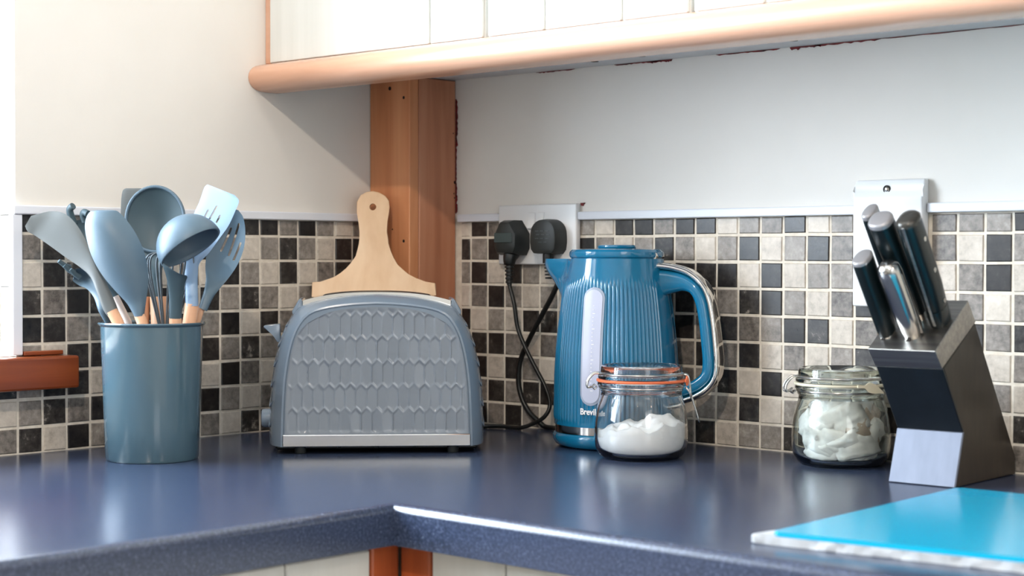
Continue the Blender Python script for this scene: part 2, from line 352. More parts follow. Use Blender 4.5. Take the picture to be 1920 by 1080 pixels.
# ---- wall cabinet with half-round beech pelmet
cab = thing('wall_cabinet', (.7, -.14, .492), 'white tongue-and-groove wall cabinet over a rounded beech rail', 'cabinet')
obj('carcass', box((.0005, -.262, .492), (2.2, -.001, 1.2)), M['under'], cab, world=True)
o = obj('side_strip', box((.0005, -.283, .4975), (.0112, -.262, 1.2), .001, 1), M['beech'], cab, world=True); tag(o, 'beech edge strip')
pr = []
for k in range(13):
    a = -math.pi/2 + math.pi*k/12; pr.append((-.283 - .029*math.cos(a)**.8 if math.cos(a) > 0 else -.283, .478 + .0185*math.sin(a)))
prof = [(-.262, .4595), (-.262, .4965)] + [(y, z) for y, z in pr[::-1]]
bm = bmesh.new(); add_prism(bm, [(.0005, y, z) for y, z in prof], (2.2, 0, 0)); o = obj('rail', bm, M['beech'], cab, smooth=35, world=True); tag(o, 'rounded beech rail')
doors = ((.0122, .4125, (.3215,)), (.4190, .7165, (.5100, .6246)), (.7220, 1.0200, (.8137, .9200)), (1.026, 1.32, (1.12, 1.22)))
for x0, x1, gs in doors:
    d = obj('door', box((x0, -.2812, .4980), (x1, -.264, 1.2)), M['door'], cab, world=True)
    xs = [x0]+list(gs)+[x1]
    for a, b in zip(xs, xs[1:]):
        bm = box((a+.0018, -.2860, .4980), (b-.0018, -.2812, 1.2), .0010, 1); obj('panel', bm, M['door'], d, world=True)
for px, py in ((1115,115),(1203,105),(1488,76),(1575,65)):
    d_ = (FW*F + RR*(px-960) - UU*(py-540)).normalized(); p = CP + d_*((.492-CP.z)/d_.z)
    obj('screw_cap', lathe([(0,-.0006),(.005,-.0006),(.0055,.0004),(0,.0004)], 16, Matrix.Translation(p)), M['hole'], cab, world=True)
# ---- window board at the far left
sb = bmesh.new(); add_box(sb, (.0005, -2.05, .0782), (.030, -.5920, .1175), .003, 2)
sill = thing('window_board', (.02, -1.3, .0782), 'varnished reddish-brown window board end standing proud of the tiles', 'windowsill')
obj('board', sb, M['sill'], sill, world=True)
obj('inner_board', box((-.19, -1.99, .112), (.0003, EDGE-.001, .1178)), M['sill'], sill, world=True)
obj('bead', box((.0005, -.6535, .1180), (.007, -.6000, .1235), .001, 1), M['sill'], sill, world=True)
# ---- worktop (L shaped) and base units
bm = bmesh.new()
L = [(0.0,0.0),(0.0,-3.0),(.6262,-3.0),(.6213,-.6248),(3.0,-.6150),(3.0,0.0)]
L = [(max(x,-.0),y) for x,y in L]
rings = []
for q in range(8):
    a = math.pi/2*q/7; d = .009*(1-math.sin(a)); z = -.009*(1-math.cos(a))
    rings.append([bm.verts.new((L[2][0]-d, L[2][1], z)), bm.verts.new((L[3][0]-d, L[3][1]+d, z)), bm.verts.new((L[4][0], L[4][1]+d, z))])
rings.append([bm.verts.new((L[k][0], L[k][1], -.04)) for k in (2, 3, 4)])
t0, t1, t5 = [bm.verts.new((L[k][0], L[k][1], 0)) for k in (0, 1, 5)]; b0, b1, b5 = [bm.verts.new((L[k][0], L[k][1], -.04)) for k in (0, 1, 5)]
rings = sorted(rings, key=lambda r_: (-r_[0].co.z, r_[0].co.x))
bm.faces.new((t0, t1, rings[0][0], rings[0][1], rings[0][2], t5)); bm.faces.new((b0, b5, rings[-1][2], rings[-1][1], rings[-1][0], b1))
for ra, rb in zip(rings, rings[1:]):
    for k in (0, 1): bm.faces.new((ra[k], rb[k], rb[k+1], ra[k+1]))
bm.faces.new([t1, b1] + [r_[0] for r_ in rings[::-1]]); bm.faces.new([t5] + [r_[2] for r_ in rings] + [b5])
bm.faces.new((t0, b0, b1, t1)); bm.faces.new((t0, t5, b5, b0))
wt = obj('worktop', bm, M['counter'], None, smooth=30)
tag(wt, 'L-shaped dark navy speckled laminate worktop running under both tiled walls', 'worktop')
base = thing('base_unit', (.6, -.6, -.9), 'white base units meeting at a varnished wooden corner strip below the worktop', 'cabinet')
obj('corner_strip', box((.575,-.634,-.9), (.600,-.597,-.0405), .003, 2), M['bpost'], base, world=True)
obj('corner_strip', box((.6005,-.597,-.9), (.6435,-.572,-.0405), .003, 2), M['bpost'], base, world=True)
obj('carcass', box((.02,-2.9,-.9), (.574,-.02,-.0405)), M['door'], base, world=True)
obj('carcass', box((.578,-.5715,-.9), (2.9,-.02,-.0405)), M['door'], base, world=True)
ys = [-.635, -.74, -.845, -.95, -1.055, -1.16, -1.27, -1.6, -2.0]
for a, b in zip(ys, ys[1:]): obj('panel', box((.574, b+.0008, -.88), (.600, a-.0008, -.0455), .0015, 1), M['door'], base, world=True)
xs = [.6445, .742, .84, .94, 1.04, 1.14, 1.24, 1.6, 2.2]
for a, b in zip(xs, xs[1:]): obj('panel', box((a+.0008, -.597, -.88), (b-.0008, -.5725, -.0455), .0015, 1), M['door'], base, world=True)
ROTV = math.atan2(RR.y, RR.x)     # local +X = across the picture, local +Y = away from the camera
def zat(py, D): return at(960, py, D).z
# ================================================================== sockets, plugs and cords
def wallplate(name, lo, hi, loc, label, cat, bev=.003):
    t = thing(name, loc, label, cat); obj('faceplate', box(lo, hi, bev, 3), M['plastic_w'], t, smooth=40, world=True); return t
sk = wallplate('double_socket', (.1764,-.0095,.2270), (.3208,0,.3096), (.2486,0,.2270), 'white double wall socket with two black plugs pushed in', 'socket', .0022)
for xc in (.2405, .2570):
    r_ = obj('rocker_switch', prism([(xc-.0062,-.0090,.2760),(xc-.0062,-.0135,.2765),(xc-.0062,-.0105,.2985),(xc-.0062,-.0090,.2985)], (.0124,0,0), .0006, 1), M['plastic_w'], sk, world=True)
ck = thing('cooker_outlet', (.7976,0,.1804), 'tall white cooker outlet plate on the wall behind the knife handles', 'outlet')
pts = [(.7523,0,.1804),(.7523,-.016,.1804),(.7523,-.016,.3060),(.7523,-.0125,.3140),(.7523,-.0115,.3200),(.7523,-.009,.3274),(.7523,0,.3274)]
obj('faceplate', prism(pts, (.0906,0,0), .0025, 3), M['plastic_w'], ck, smooth=40, world=True)
Mx = Matrix.Translation((.7955,-.0125,.3160)) @ Matrix.Rotation(math.pi/2, 4, 'X')
obj('screw', lathe([(0,.0012),(.0018,.0012),(.0030,.0004),(.0034,-.001),(0,-.001)], 20, Mx), M['wire'], ck, smooth=40, world=True)
obj('screw_recess', lathe([(.0036,.0006),(.0046,.0006),(.0046,-.001),(.0036,-.001),(.0036,.0006)], 20, Mx), M['hole'], ck, smooth=40, world=True)
def plug(parent, cx, outline, z0, depth, front_scale, label=None):
    a = [(cx+x*1.0, -.0100, z0+z) for x, z in outline]; b = [(cx+x, -.0100-depth*.62, z0+z) for x, z in outline]
    c = [(cx+x*front_scale, -.0100-depth, z0+z*front_scale) for x, z in outline]
    d = [(cx+x*(front_scale-.12), -.0100-depth-.0012, z0+z*(front_scale-.12)) for x, z in outline]
    return obj('plug', loft([a, b, c, d]), M['rubg'], parent, smooth=38, world=True)
# kettle and toaster roots come first: their cords are parts of them
KD = 2.126; KC = at(1156, 600, KD); KC.z = 0
A0 = math.radians(-26)     # handle axis turned towards the camera
kt = thing('kettle', KC, 'glossy teal ribbed kettle with chrome-backed handle behind the clip-top jar', 'kettle', ROTV)
TD = 2.11; TC = at(707, 600, TD); TC.z = 0
ts = thing('toaster', TC, 'glossy blue-grey toaster with honeycomb front and chrome strip', 'toaster', ROTV+math.radians(4.5))
# --- toaster cord: angular plug with ribbed strain relief
def wallpt(px, py, y):
    d = FW*F + RR*(px-960) - UU*(py-540); return CP + d*((y-CP.y)/d.y)
def gnd(px, py, z):
    d = FW*F + RR*(px-960) - UU*(py-540); return CP + d*((z-CP.z)/d.z)
X1 = .2140
cp1 = [Vector((X1,-.027,.1995))] + [wallpt(*q) for q in ((964,570,-.029),(970,612,-.029),(982,645,-.028),(1000,682,-.026),(1022,725,-.024),(1031,758,-.024),(1022,780,-.030),(1002,793,-.034))]
cp1 += [Vector(gnd(975,802,.004)), Vector(gnd(940,799,.004)), Vector(gnd(905,799,.0035)), Vector(gnd(880,800,.0035))]
c1 = obj('power_cord', tube(catmull(cp1, 8), .0029, 12), M['rub'], ts, smooth=True, world=True)
ol = [(-.011,.0262),(.009,.0262),(.0245,.006),(.0245,-.016),(.0185,-.0262),(-.0185,-.0262),(-.0245,-.016),(-.0245,.004)]
plug(c1, X1, [(x*.92, z*.92) for x, z in ol], .2640, .027, .86)
obj('grip_panel', box((X1-.0175,-.0396,.2570),(X1+.0150,-.0376,.2705),.0008,2), mat('plug_grip',(58,70,70),.5), c1, world=True)
pl_ = [(X1,-.022,.2430),(X1,-.026,.2350),(X1,-.027,.2260)]
obj('cable_neck', tube(catmull(pl_,4), lambda t: .0115-.0040*t, 14), M['rub'], c1, smooth=True, world=True)
for k in range(5):
    zz = .2235-.0052*k; obj('strain_relief_ring', lathe([(.0030,.0017),(.0064-.0003*k,.0014),(.0066-.0003*k,0),(.0064-.0003*k,-.0014),(.0030,-.0017)], 16, Matrix.Translation((X1,-.027,zz))), M['rub'], c1, smooth=40, world=True)
obj('inner_sleeve', tube([(X1,-.027,.2270),(X1,-.027,.1985)], .0036, 10), M['rub'], c1, world=True)
# --- kettle cord: round-shouldered plug
X2 = .2815
cp2 = [Vector((X2,-.022,.2300))] + [wallpt(*q) for q in ((1047,520,-.024),(1040,545,-.023),(1022,580,-.019),(998,625,-.015),(977,672,-.010),(972,712,-.010),(978,745,-.010),(992,772,-.009),(1010,790,-.010))]
cp2 += [Vector(gnd(1022,800,.0045)), Vector(gnd(1040,803,.004)), Vector(gnd(1052,806,.004))]
c2 = obj('power_cord', tube(catmull(cp2, 8), .0036, 12), M['rub'], kt, smooth=True, world=True)
ol = []
for k in range(13):
    a = math.pi*k/12; ol.append((.0255*math.cos(a)*(1 if abs(math.cos(a)) < .9 else .99), .0010+.0255*math.sin(a)**.9))
ol += [(-.0255,-.008),(-.0235,-.019),(-.018,-.0248),(.018,-.0248),(.0235,-.019),(.0255,-.008)]
plug(c2, X2, [(x*.92, z*.92) for x, z in ol], .2645, .024, .96)
obj('cable_neck', tube([(X2,-.022,.2440),(X2,-.022,.2290)], .0075, 14), M['rub'], c2, smooth=40, world=True)
for k in range(4):
    for s in range(3-(k == 3)):
        x_ = X2-.012+.009*s+.002*k*(k % 2); obj('embossed_mark', box((x_,-.0358,.2720-.0050*k),(x_+.0065,-.0349,.2731-.0050*k)), mat('emboss',(70,76,78),.5) if (k,s)==(0,0) else bpy.data.materials['emboss'], c2, world=True)
for k in range(5): obj('strain_relief_ring', lathe([(.003,.0015),(.0056,.0012),(.0056,-.0012),(.003,-.0015)], 14, Matrix.Translation((X2+.0006*k,-.022-.0002*k,.2270-.0045*k))), M['rub'], c2, smooth=40, world=True)
# ================================================================== kettle
def interp(tab, z):
    for (z0, r0), (z1, r1) in zip(tab, tab[1:]):
        if z <= z1:
            t = max(0, (z-z0)/(z1-z0)); return r0+(r1-r0)*t
    return tab[-1][1]
KT = [(.0285,.0783),(.06,.0780),(.09,.0775),(.12,.0758),(.15,.0730),(.18,.0690),(.20,.0658),(.215,.0628),(.225,.0608),(.234,.0592),(.238,.0585)]
def sm(a, b, x): t = min(1, max(0, (x-a)/(b-a))); return t*t*(3-2*t)
WIN = -math.pi/2 - math.radians(27)  # direction of the water gauge in kettle coordinates
SP = A0 + math.pi
NR = 84
def adiff(a, b): return (a-b+math.pi) % (2*math.pi) - math.pi
def krad(a, z, ribs=True):
    r = interp(KT, z)
    dh = abs(adiff(a, A0)); dw = abs(adiff(a, WIN)); ds = adiff(a, SP)
    if ribs:
        fade = sm(.034, .037, z) * (1-sm(.196, .212, z)) * sm(.30, .36, dh)
        r += fade*.0016*abs(math.sin(NR*a/2)) - fade*.0006
    zs = sm(.165, .232, z)
    r += .036*zs**1.6*math.exp(-(ds/.24)**2) + .003*zs*math.exp(-(ds/.5)**2)
    return r
bm = bmesh.new(); zs_ = [.0285, .0300, .034, .036] + [.036+.0045*i for i in range(1, 44)] + [.2335, .2352]
SEG = NR*8; rings = []
for z in zs_: rings.append([bm.verts.new((krad(2*math.pi*k/SEG, z)*math.cos(2*math.pi*k/SEG), krad(2*math.pi*k/SEG, z)*math.sin(2*math.pi*k/SEG), z)) for k in range(SEG)])
rings.append([bm.verts.new((v.co.x*.93, v.co.y*.93, .2352)) for v in rings[-1]])
for a, b in zip(rings, rings[1:]):
    for k in range(SEG): bm.faces.new((a[k], a[(k+1) % SEG], b[(k+1) % SEG], b[k]))
bm.faces.new(rings[0][::-1]); bm.faces.new(rings[-1])
obj('body', bm, M['teal'], kt, smooth=50)
obj('chrome_band', lathe([(.060,.0295),(.0760,.0295),(.0770,.0285),(.0770,.0190),(.060,.0185)], 96), M['chrome'], kt, smooth=40)
o = obj('power_base', lathe([(0,.0005),(.070,.0005),(.0765,.0040),(.0798,.0095),(.0800,.0140),(.0790,.0170),(.0765,.0186),(.05,.0187),(0,.0187)], 96), M['teal'], kt, smooth=40)
lid = obj('lid', lathe([(0,.2300),(.0560,.2300),(.0575,.2365),(.0590,.2372),(.0598,.2400),(.0592,.2440),(.0565,.2466),(.0500,.2476),(.0270,.2480),(.0262,.2470),(0,.2470)], 96), M['teal'], kt, smooth=35)
obj('lid_button', lathe([(0,.2460),(.0235,.2470),(.0245,.2500),(.0238,.2520),(.0215,.2528),(0,.2524)], 64), M['teal'], lid, smooth=35)
hx, hy = math.cos(A0), math.sin(A0)
obj('lid_hinge', tube([(hx*.052-hy*.014, hy*.052+hx*.014, .2395), (hx*.052+hy*.014, hy*.052-hx*.014, .2395)], .0070, 14), M['chrome'], lid, smooth=40)
# handle: blue grip and chrome back, swept in the handle plane
hp = [(.0560,.2200),(.0760,.2178),(.0960,.2118),(.1110,.1995),(.1192,.1830),(.1238,.1600),(.1270,.1330),(.1290,.1080),(.1265,.0910),(.1165,.0795),(.1020,.0715),(.0800,.0640),(.0740,.0630)]
hc = catmull([(p[0], 0, p[1]) for p in hp], 6)
def hsweep(off0, off1, hw, name, mt, e=3.0):
    rr_ = []
    for i, p in enumerate(hc):
        T = (hc[min(i+1, len(hc)-1)]-hc[max(i-1, 0)]).normalized(); N = Vector((-T.z, 0, T.x))
        if N.dot(Vector((1,0,.3))) < 0 and i < 5: N = -N
        # outward normal: away from the loop's inside point
        if N.dot(p-Vector((.085,0,.14))) < 0: N = -N
        t = i/(len(hc)-1); k = 1+1.5*max(0, 1-t*4.2)**1.1; c = p + N*((off0+off1)/2) - (N*(k-1)*abs(off1-off0)/2 if off0 < 0 else Vector())
        rr_.append([Vector(((c+N*y).x*hx - (x)*hy*-1*-1, 0, 0)) if False else ((c+N*y).x*hx - x*hy, (c+N*y).x*hy + x*hx, (c+N*y).z) for x, y in superoval(20, hw, (off1-off0)/2*(k if off0 < 0 else 1), e)])
    return obj(name, loft(rr_), mt, kt, smooth=50)
hsweep(-.0125, .0030, .0125, 'handle_grip', M['teal'])
hsweep(.0025, .0112, .0140, 'handle_back', M['chrome'], 2.6)
# water gauge
def patch(name, hwid, z0, z1, dr, mt, parent, n=10, mz=26):
    bm = bmesh.new(); grid = []; zc0, zc1 = z0+hwid, z1-hwid
    for j in range(mz+1):
        z = z0+(z1-z0)*(.5-.5*math.cos(math.pi*j/mz))
        d = max(0, zc0-z, z-zc1); w_ = math.sqrt(max(0, hwid*hwid-d*d)); r = krad(WIN, z, False)
        w_ = max(w_, .0004)
        grid.append([bm.verts.new(((r+dr)*math.cos(WIN+w_*(2*i/n-1)/r), (r+dr)*math.sin(WIN+w_*(2*i/n-1)/r), z)) for i in range(n+1)])
    for a, b in zip(grid, grid[1:]):
        for i in range(n): bm.faces.new((a[i], a[i+1], b[i+1], b[i]))
    ge = bmesh.ops.extrude_face_region(bm, geom=bm.faces[:]); 
    for v in [g for g in ge['geom'] if isinstance(g, bmesh.types.BMVert)]:
        s = (math.hypot(v.co.x, v.co.y)-.0035)/math.hypot(v.co.x, v.co.y); v.co.x *= s; v.co.y *= s
    return obj(name, bm, mt, parent, smooth=35)
g_ = patch('gauge_frame', .0138, .0560, .2005, .0016, M['glassframe'], kt)
gw = patch('gauge_window', .0112, .0590, .1975, .0024, M['gauge'], kt)
bm = bmesh.new()
for k in range(23):
    z = .074+.0047*k; r = krad(WIN, z, False)+.0025; ln = .0035 if k % 4 == 0 else .0015
    for s_ in (0,):
        a0_ = WIN+(.000)/r; a1_ = a0_+ln/r
        pts = [(r*math.cos(a), r*math.sin(a), zz) for a, zz in ((a0_, z), (a1_, z), (a1_, z+.0008), (a0_, z+.0008))]
        add_prism(bm, pts, (math.cos(WIN)*.0003, math.sin(WIN)*.0003, 0))
tag(obj('level_marks', bm, M['white'], gw), 'printed white level marks', None, None, 'stuff')
def text_mesh(s, size, ext):
    cu = bpy.data.curves.new('lettering', 'FONT'); cu.body = s; cu.size = size; cu.extrude = ext; cu.align_x = 'LEFT'; cu.resolution_u = 4; cu.offset = size*.02
    o = bpy.data.objects.new('lettering', cu); COL.objects.link(o); dg = bpy.context.evaluated_depsgraph_get()
    me = bpy.data.meshes.new_from_object(o.evaluated_get(dg)); bpy.data.objects.remove(o); return me
me = text_mesh('Breville', .0108, .0003); zt = .0450
a_s = -math.pi/2 - math.asin(.0475/.0790)
for v in me.vertices:
    x, y, z = v.co; a = a_s + x*.86/.0790; r = krad(a, zt, False) + .0020 + z; v.co = (r*math.cos(a), r*math.sin(a), zt+y)
me.materials.clear(); obj('lettering', me, M['white'], kt)
# badge area under the lettering
# ================================================================== toaster
FH = [(.1135,.0090),(.1130,.03),(.1120,.06),(.1100,.09),(.1060,.118),(.1005,.140),(.0920,.158),(.0800,.170),(.060,.1765),(.030,.1805),(0,.1820)]
MH = [(.1305,.0090),(.1310,.03),(.1300,.06),(.1275,.09),(.1225,.118),(.1165,.140),(.1070,.160),(.0930,.178),(.060,.1875),(.030,.1915),(0,.1930)]
def half_resample(H, n=30):
    P = catmull([(x, 0, z) for x, z in H], 8); d = [0]
    for a, b in zip(P, P[1:]): d.append(d[-1]+(b-a).length)
    out = []
    for k in range(n+1):
        s = d[-1]*k/n; i = max(j for j in range(len(d)) if d[j] <= s+1e-9); i = min(i, len(P)-2); t = (s-d[i])/(d[i+1]-d[i]) if d[i+1] > d[i] else 0
        out.append(P[i].lerp(P[i+1], min(t, 1)))
    return out
FR, MR = half_resample(FH), half_resample(MH)
def ring(t, y, s=1.0):
    h = [a.lerp(b, t)*1 for a, b in zip(FR, MR)]
    R_ = [Vector((p.x*s, y, .009+(p.z-.009)*s)) for p in h]; Lh = [Vector((-p.x, y, p.z)) for p in R_[-2::-1]]
    return R_ + Lh
rg = []
for t, y, s in ((0,-.0800,.985),(0,-.0812,.995),(.10,-.0805,1),(.55,-.070,1),(.85,-.056,1),(1,-.040,1),(1,.040,1),(.85,.056,1),(.55,.070,1),(.10,.0805,1),(0,.0812,.995),(0,.08,.985)):
    rg.append(ring(t, y, s))
obj('housing', loft(rg), M['toaster'], ts, smooth=30)
# honeycomb: long hexagons in real relief
def fhw(z):
    return interp([(h[1], h[0]) for h in FH[:-1]], z)
def hexcell(x, z):
    w_, h_ = .0127, .0290   # column pitch and row pitch
    best = None
    row = math.floor(z/h_)
    for rw in (row-1, row, row+1):
        off = .5*w_*(rw % 2); c = round((x-off)/w_)
        for cc in (c-1, c, c+1):
            cx_, cz_ = cc*w_+off, (rw+.5)*h_
            dx, dz = abs(x-cx_)/(w_/2), abs(z-cz_)
            # elongated hexagon distance
            d = max(dx, (dz + dx*.0065)/(h_/2+.00325))
            if best is None or d < best[0]: best = (d, dx, cc, rw, (x-cx_)/(w_/2), (z-cz_)/(h_/2))
    return best
bm = bmesh.new(); NX, NZ = 230, 190; grid = []
for j in range(NZ+1):
    t = j/NZ; row = []
    for i in range(NX+1):
        s = 2*i/NX-1
        ztop = .0238 + (.1735-.0238) ; 
        z = .0238 + (.1770-.0045*abs(s)**2-.012*abs(s)**8-.0238)*t
        hw = min(fhw(z)-.0030, .112); x = hw*s
        if t > .80: x *= (1-.10*((t-.80)/.2)**3)
        d, dx, cc, rw, lx, lz = hexcell(x, z-.0238)
        rnd = math.sin(cc*12.9898+rw*78.233)*43758.5453; rnd -= math.floor(rnd)
        fac = .0008*min(1, 5*(1-min(d,1))) + ((.0016*(rnd-.5))*lx + (.0010*(math.fmod(rnd*7.3,1)-.5))*lz)*min(1, 5*(1-min(d,1)))
        edge = sm(0, .05, 1-abs(s))*sm(0, .04, t)*sm(0, .05, 1-t)
        row.append(bm.verts.new((x, -.0832+edge*(fac*1.0), z)))
    grid.append(row)
for a, b in zip(grid, grid[1:]):
    for i in range(NX): bm.faces.new((a[i], a[i+1], b[i+1], b[i]))
bd = [grid[0][i] for i in range(NX+1)] + [grid[j][NX] for j in range(1, NZ+1)] + [grid[NZ][i] for i in range(NX-1, -1, -1)] + [grid[j][0] for j in range(NZ-1, 0, -1)]
bb = [bm.verts.new((v.co.x, -.0800, v.co.z)) for v in bd]
for i in range(len(bd)): bm.faces.new((bd[i], bd[(i+1) % len(bd)], bb[(i+1) % len(bd)], bb[i]))
tag(obj('honeycomb_panel', bm, M['toasterp'], ts, smooth=40), 'panel of long raised hexagons')
# diagonal facets on the rounded ends
for sgn in (1, -1):
    for k in range(6):
        z = .030+.0245*k; z2 = z+.016
        p0 = Vector((sgn*(interp([(h[1],h[0]) for h in FH[:-1]], z2)+.0030), -.0725, z2)); p1 = Vector((sgn*(interp([(h[1],h[0]) for h in MH[:-1]], z)+.0003), -.046, z)); p2 = Vector((sgn*(interp([(h[1],h[0]) for h in MH[:-1]], z2)+.0003), -.012, z2))
        pm_ = [p0.lerp(p1, .5)+Vector((sgn*.0030,-.0005,0))]
        obj('end_ridge', tube(catmull([p0, pm_[0], p1, p2], 4), .0008, 6), M['toaster'], ts, smooth=True)
o = obj('chrome_strip', box((-.1128,-.0845,.0092),(.1128,-.0800,.0236),.0008,1), M['chrome'], ts); 
obj('underside', box((-.122,-.066,.0040),(.122,.066,.0092),.002,1), M['black'], ts)
for x in (-.092, -.045, .0, .045, .092):
    for y in (-.070, .060):
        if abs(x) > .08: obj('foot', lathe([(0,.0003),(.0062,.0003),(.0070,.0012),(.0072,.0092),(0,.0092)], 20, Matrix.Translation((x, y, 0))), M['rubg'], ts, smooth=40)
        elif y < 0: obj('screw_boss', lathe([(0,.0062),(.0025,.0062),(.0032,.0092),(0,.0092)], 12, Matrix.Translation((x, y, 0))), M['rubg'], ts, smooth=40)
# chrome top plate following the crown, with two slots
bm = bmesh.new(); NXt = 40; hwT = .0900
def ztop(x): return interp([(-.1,.1790),(-.093,.1790),(-.06,.1875),(-.03,.1915),(0,.1930),(.03,.1915),(.06,.1875),(.093,.1790),(.1,.179)], x)
fr = []
for i in range(NXt+1):
    x = -hwT+2*hwT*i/NXt; z = .1930-.0102*(abs(x)/hwT)**2.6 + .0012
    fr.append([bm.verts.new(p) for p in ((x,-.050,z-.006),(x,-.050,z),(x,.050,z),(x,.050,z-.006))])
for a, b in zip(fr, fr[1:]):
    for k in range(4): bm.faces.new((a[k], a[(k+1)%4], b[(k+1)%4], b[k]))
bm.faces.new(fr[0]); bm.faces.new(fr[-1][::-1])
obj('top_plate', bm, M['chrome'], ts, smooth=30)
for y0, y1 in ((-.036,-.010),(.010,.036)):
    bm = bmesh.new(); fr = []
    for i in range(31):
        x = -.066+.132*i/30; z = .1930-.0102*(abs(x)/hwT)**2.6+.0016
        fr.append([bm.verts.new(p) for p in ((x,y0,z-.003),(x,y0,z),(x,y1,z),(x,y1,z-.003))])
    for a, b in zip(fr, fr[1:]):
        for k in range(4): bm.faces.new((a[k], a[(k+1)%4], b[(k+1)%4], b[k]))
    bm.faces.new(fr[0]); bm.faces.new(fr[-1][::-1]); obj('bread_slot', bm, M['black'], ts)
# raised cheeks at both ends of the crown (dark notch between cheek and plate)
for sgn in (1, -1):
    pts = [(sgn*.0885,.1760),(sgn*.0915,.1860),(sgn*.0945,.1865),(sgn*.1040,.1700),(sgn*.1000,.1620)]
    pts = [(a, -.048, b) for a, b in pts]
    obj('end_cheek', prism(pts, (0,.096,0), .0025, 2), M['toaster'], ts, smooth=40)
# lever and browning knob on the left end
obj('lever', prism([(-.1400,-.012,.1520),(-.1200,-.012,.1540),(-.1195,-.012,.1300),(-.1240,-.012,.1320),(-.1290,-.012,.1420),(-.1400,-.012,.1490)], (0,.030,0), .0012, 2), M['toaster'], ts, smooth=40)
Mx = Matrix.Translation((-.1300, -.020, .0385)) @ Matrix.Rotation(-math.pi/2, 4, 'Y')
obj('browning_knob', lathe([(0,-.002),(.0115,-.002),(.0115,.0085),(.0105,.0112),(.0085,.0120),(0,.0120)], 32, Mx), M['toaster'], ts, smooth=35)
# ================================================================== paddle board
PB = [(669,379),(676,366),(687,360),(699,358),(711,361),(722,367),(729,376),(730,388),(729,398),(726,416),(725,434),(725,446),(728,457),(732,470),(738,484),(745,496),(754,507),(765,516),(779,523),(797,528),(816,531),(818,560),(820,700),(822,795),
      (582,795),(583,700),(584,560),(585,529),(601,528),(615,525),(627,519),(638,512),(649,503),(660,493),(667,480),(672,468),(673,456),(674,445),(674,434),(672,416),(669,398)]
def pbd(py): return 2.372 - .115*(py-358)/(795-358)
bm = prism([at(px, py, pbd(py)) for px, py in PB], RR.cross(UU)*-.0001 + FW*.012, .0012, 2)
pbt = thing('paddle_board', at(700, 800, 2.27), 'pale wooden paddle chopping board leaning behind the toaster', 'chopping board', ROTV)
pbt.location.z = 0
pbo = obj('paddle', bm, M['board'], pbt, world=True)
mn = min(v.co.z for v in pbo.data.vertices); 
cut = bpy.data.objects.new('cut', bpy.data.meshes.new('cut')); COL.objects.link(cut)
def boolean(target, cutter_bm):
    me = bpy.data.meshes.new('cut'); cutter_bm.to_mesh(me); cutter_bm.free(); c = bpy.data.objects.new('cut', me); COL.objects.link(c)
    c.matrix_world = parent_world(target.parent) if target.parent else Matrix()
    md = target.modifiers.new('cut', 'BOOLEAN'); md.object = c; md.operation = 'DIFFERENCE'; md.solver = 'EXACT'
    bpy.context.view_layer.update(); dg = bpy.context.evaluated_depsgraph_get()
    nm = bpy.data.meshes.new_from_object(target.evaluated_get(dg)); target.modifiers.clear(); target.data = nm
    bpy.data.objects.remove(c)
bpy.data.objects.remove(cut)
hc_ = at(699, 388, pbd(388)); inv = parent_world(pbt).inverted()
cb = tube([inv @ (hc_-FW*.02), inv @ (hc_+FW*.04)], .0048, 20)
bmesh.ops.recalc_face_normals(cb, faces=cb.faces); boolean(pbo, cb)
# ================================================================== utensil crock
CD = 1.977; CC = at(285, 600, CD); CC.z = 0
cr = thing('utensil_crock', CC, 'tall glossy grey-teal crock holding the silicone kitchen tools', 'utensil holder', ROTV)
obj('pot', lathe([(0,.0004),(.0525,.0004),(.0538,.0030),(.0552,.04),(.0572,.10),(.0590,.1535),(.0590,.1560),(.0612,.1575),(.0620,.1592),(.0612,.1605),(.0592,.1606),(.0570,.1590),(.0555,.10),(.0530,.0060),(0,.0050)], 96), M['crock'], cr, smooth=40)
def station_ring(Lp, Rp, th, cup, n=8):
    """closed section between two edge points: th thickness, cup > 0 is hollow towards the camera"""
    c = (Lp+Rp)/2; u = (Rp-Lp)/2; V = (c-CP).normalized(); nrm = (V - u.normalized()*V.dot(u.normalized())).normalized() if u.length > 1e-6 else V
    fr, bk = [], []
    for i in range(n+1):
        s = 2*i/n-1; e = math.sqrt(max(0, 1-s*s))**.7; off = cup*(1-s*s)
        fr.append(c+u*s + nrm*(off - th/2*e)); bk.append(c+u*s + nrm*(off + th/2*e))
    return fr + bk[-2:0:-1]
def head(name, sts, mt, parent):
    """sts: (Lx, Ly, Rx, Ry, thickness, cup, D or (DL, DR))"""
    cols = [[], [], [], [], []]
    LP, RP, TH = [], [], []
    for st in sts:
        D = st[6]; DL, DR = D if isinstance(D, tuple) else (D, D)
        LP.append(at(st[0], st[1], DL)); RP.append(at(st[2], st[3], DR)); TH.append(Vector((st[4], st[5], 0)))
    LP, RP, TH = catmull(LP, 5), catmull(RP, 5), catmull(TH, 5)
    rings = [station_ring(l, r_, max(t.x, .0008), t.y) for l, r_, t in zip(LP, RP, TH)]
    return obj(name, loft(rings), mt, parent, smooth=60, world=True)
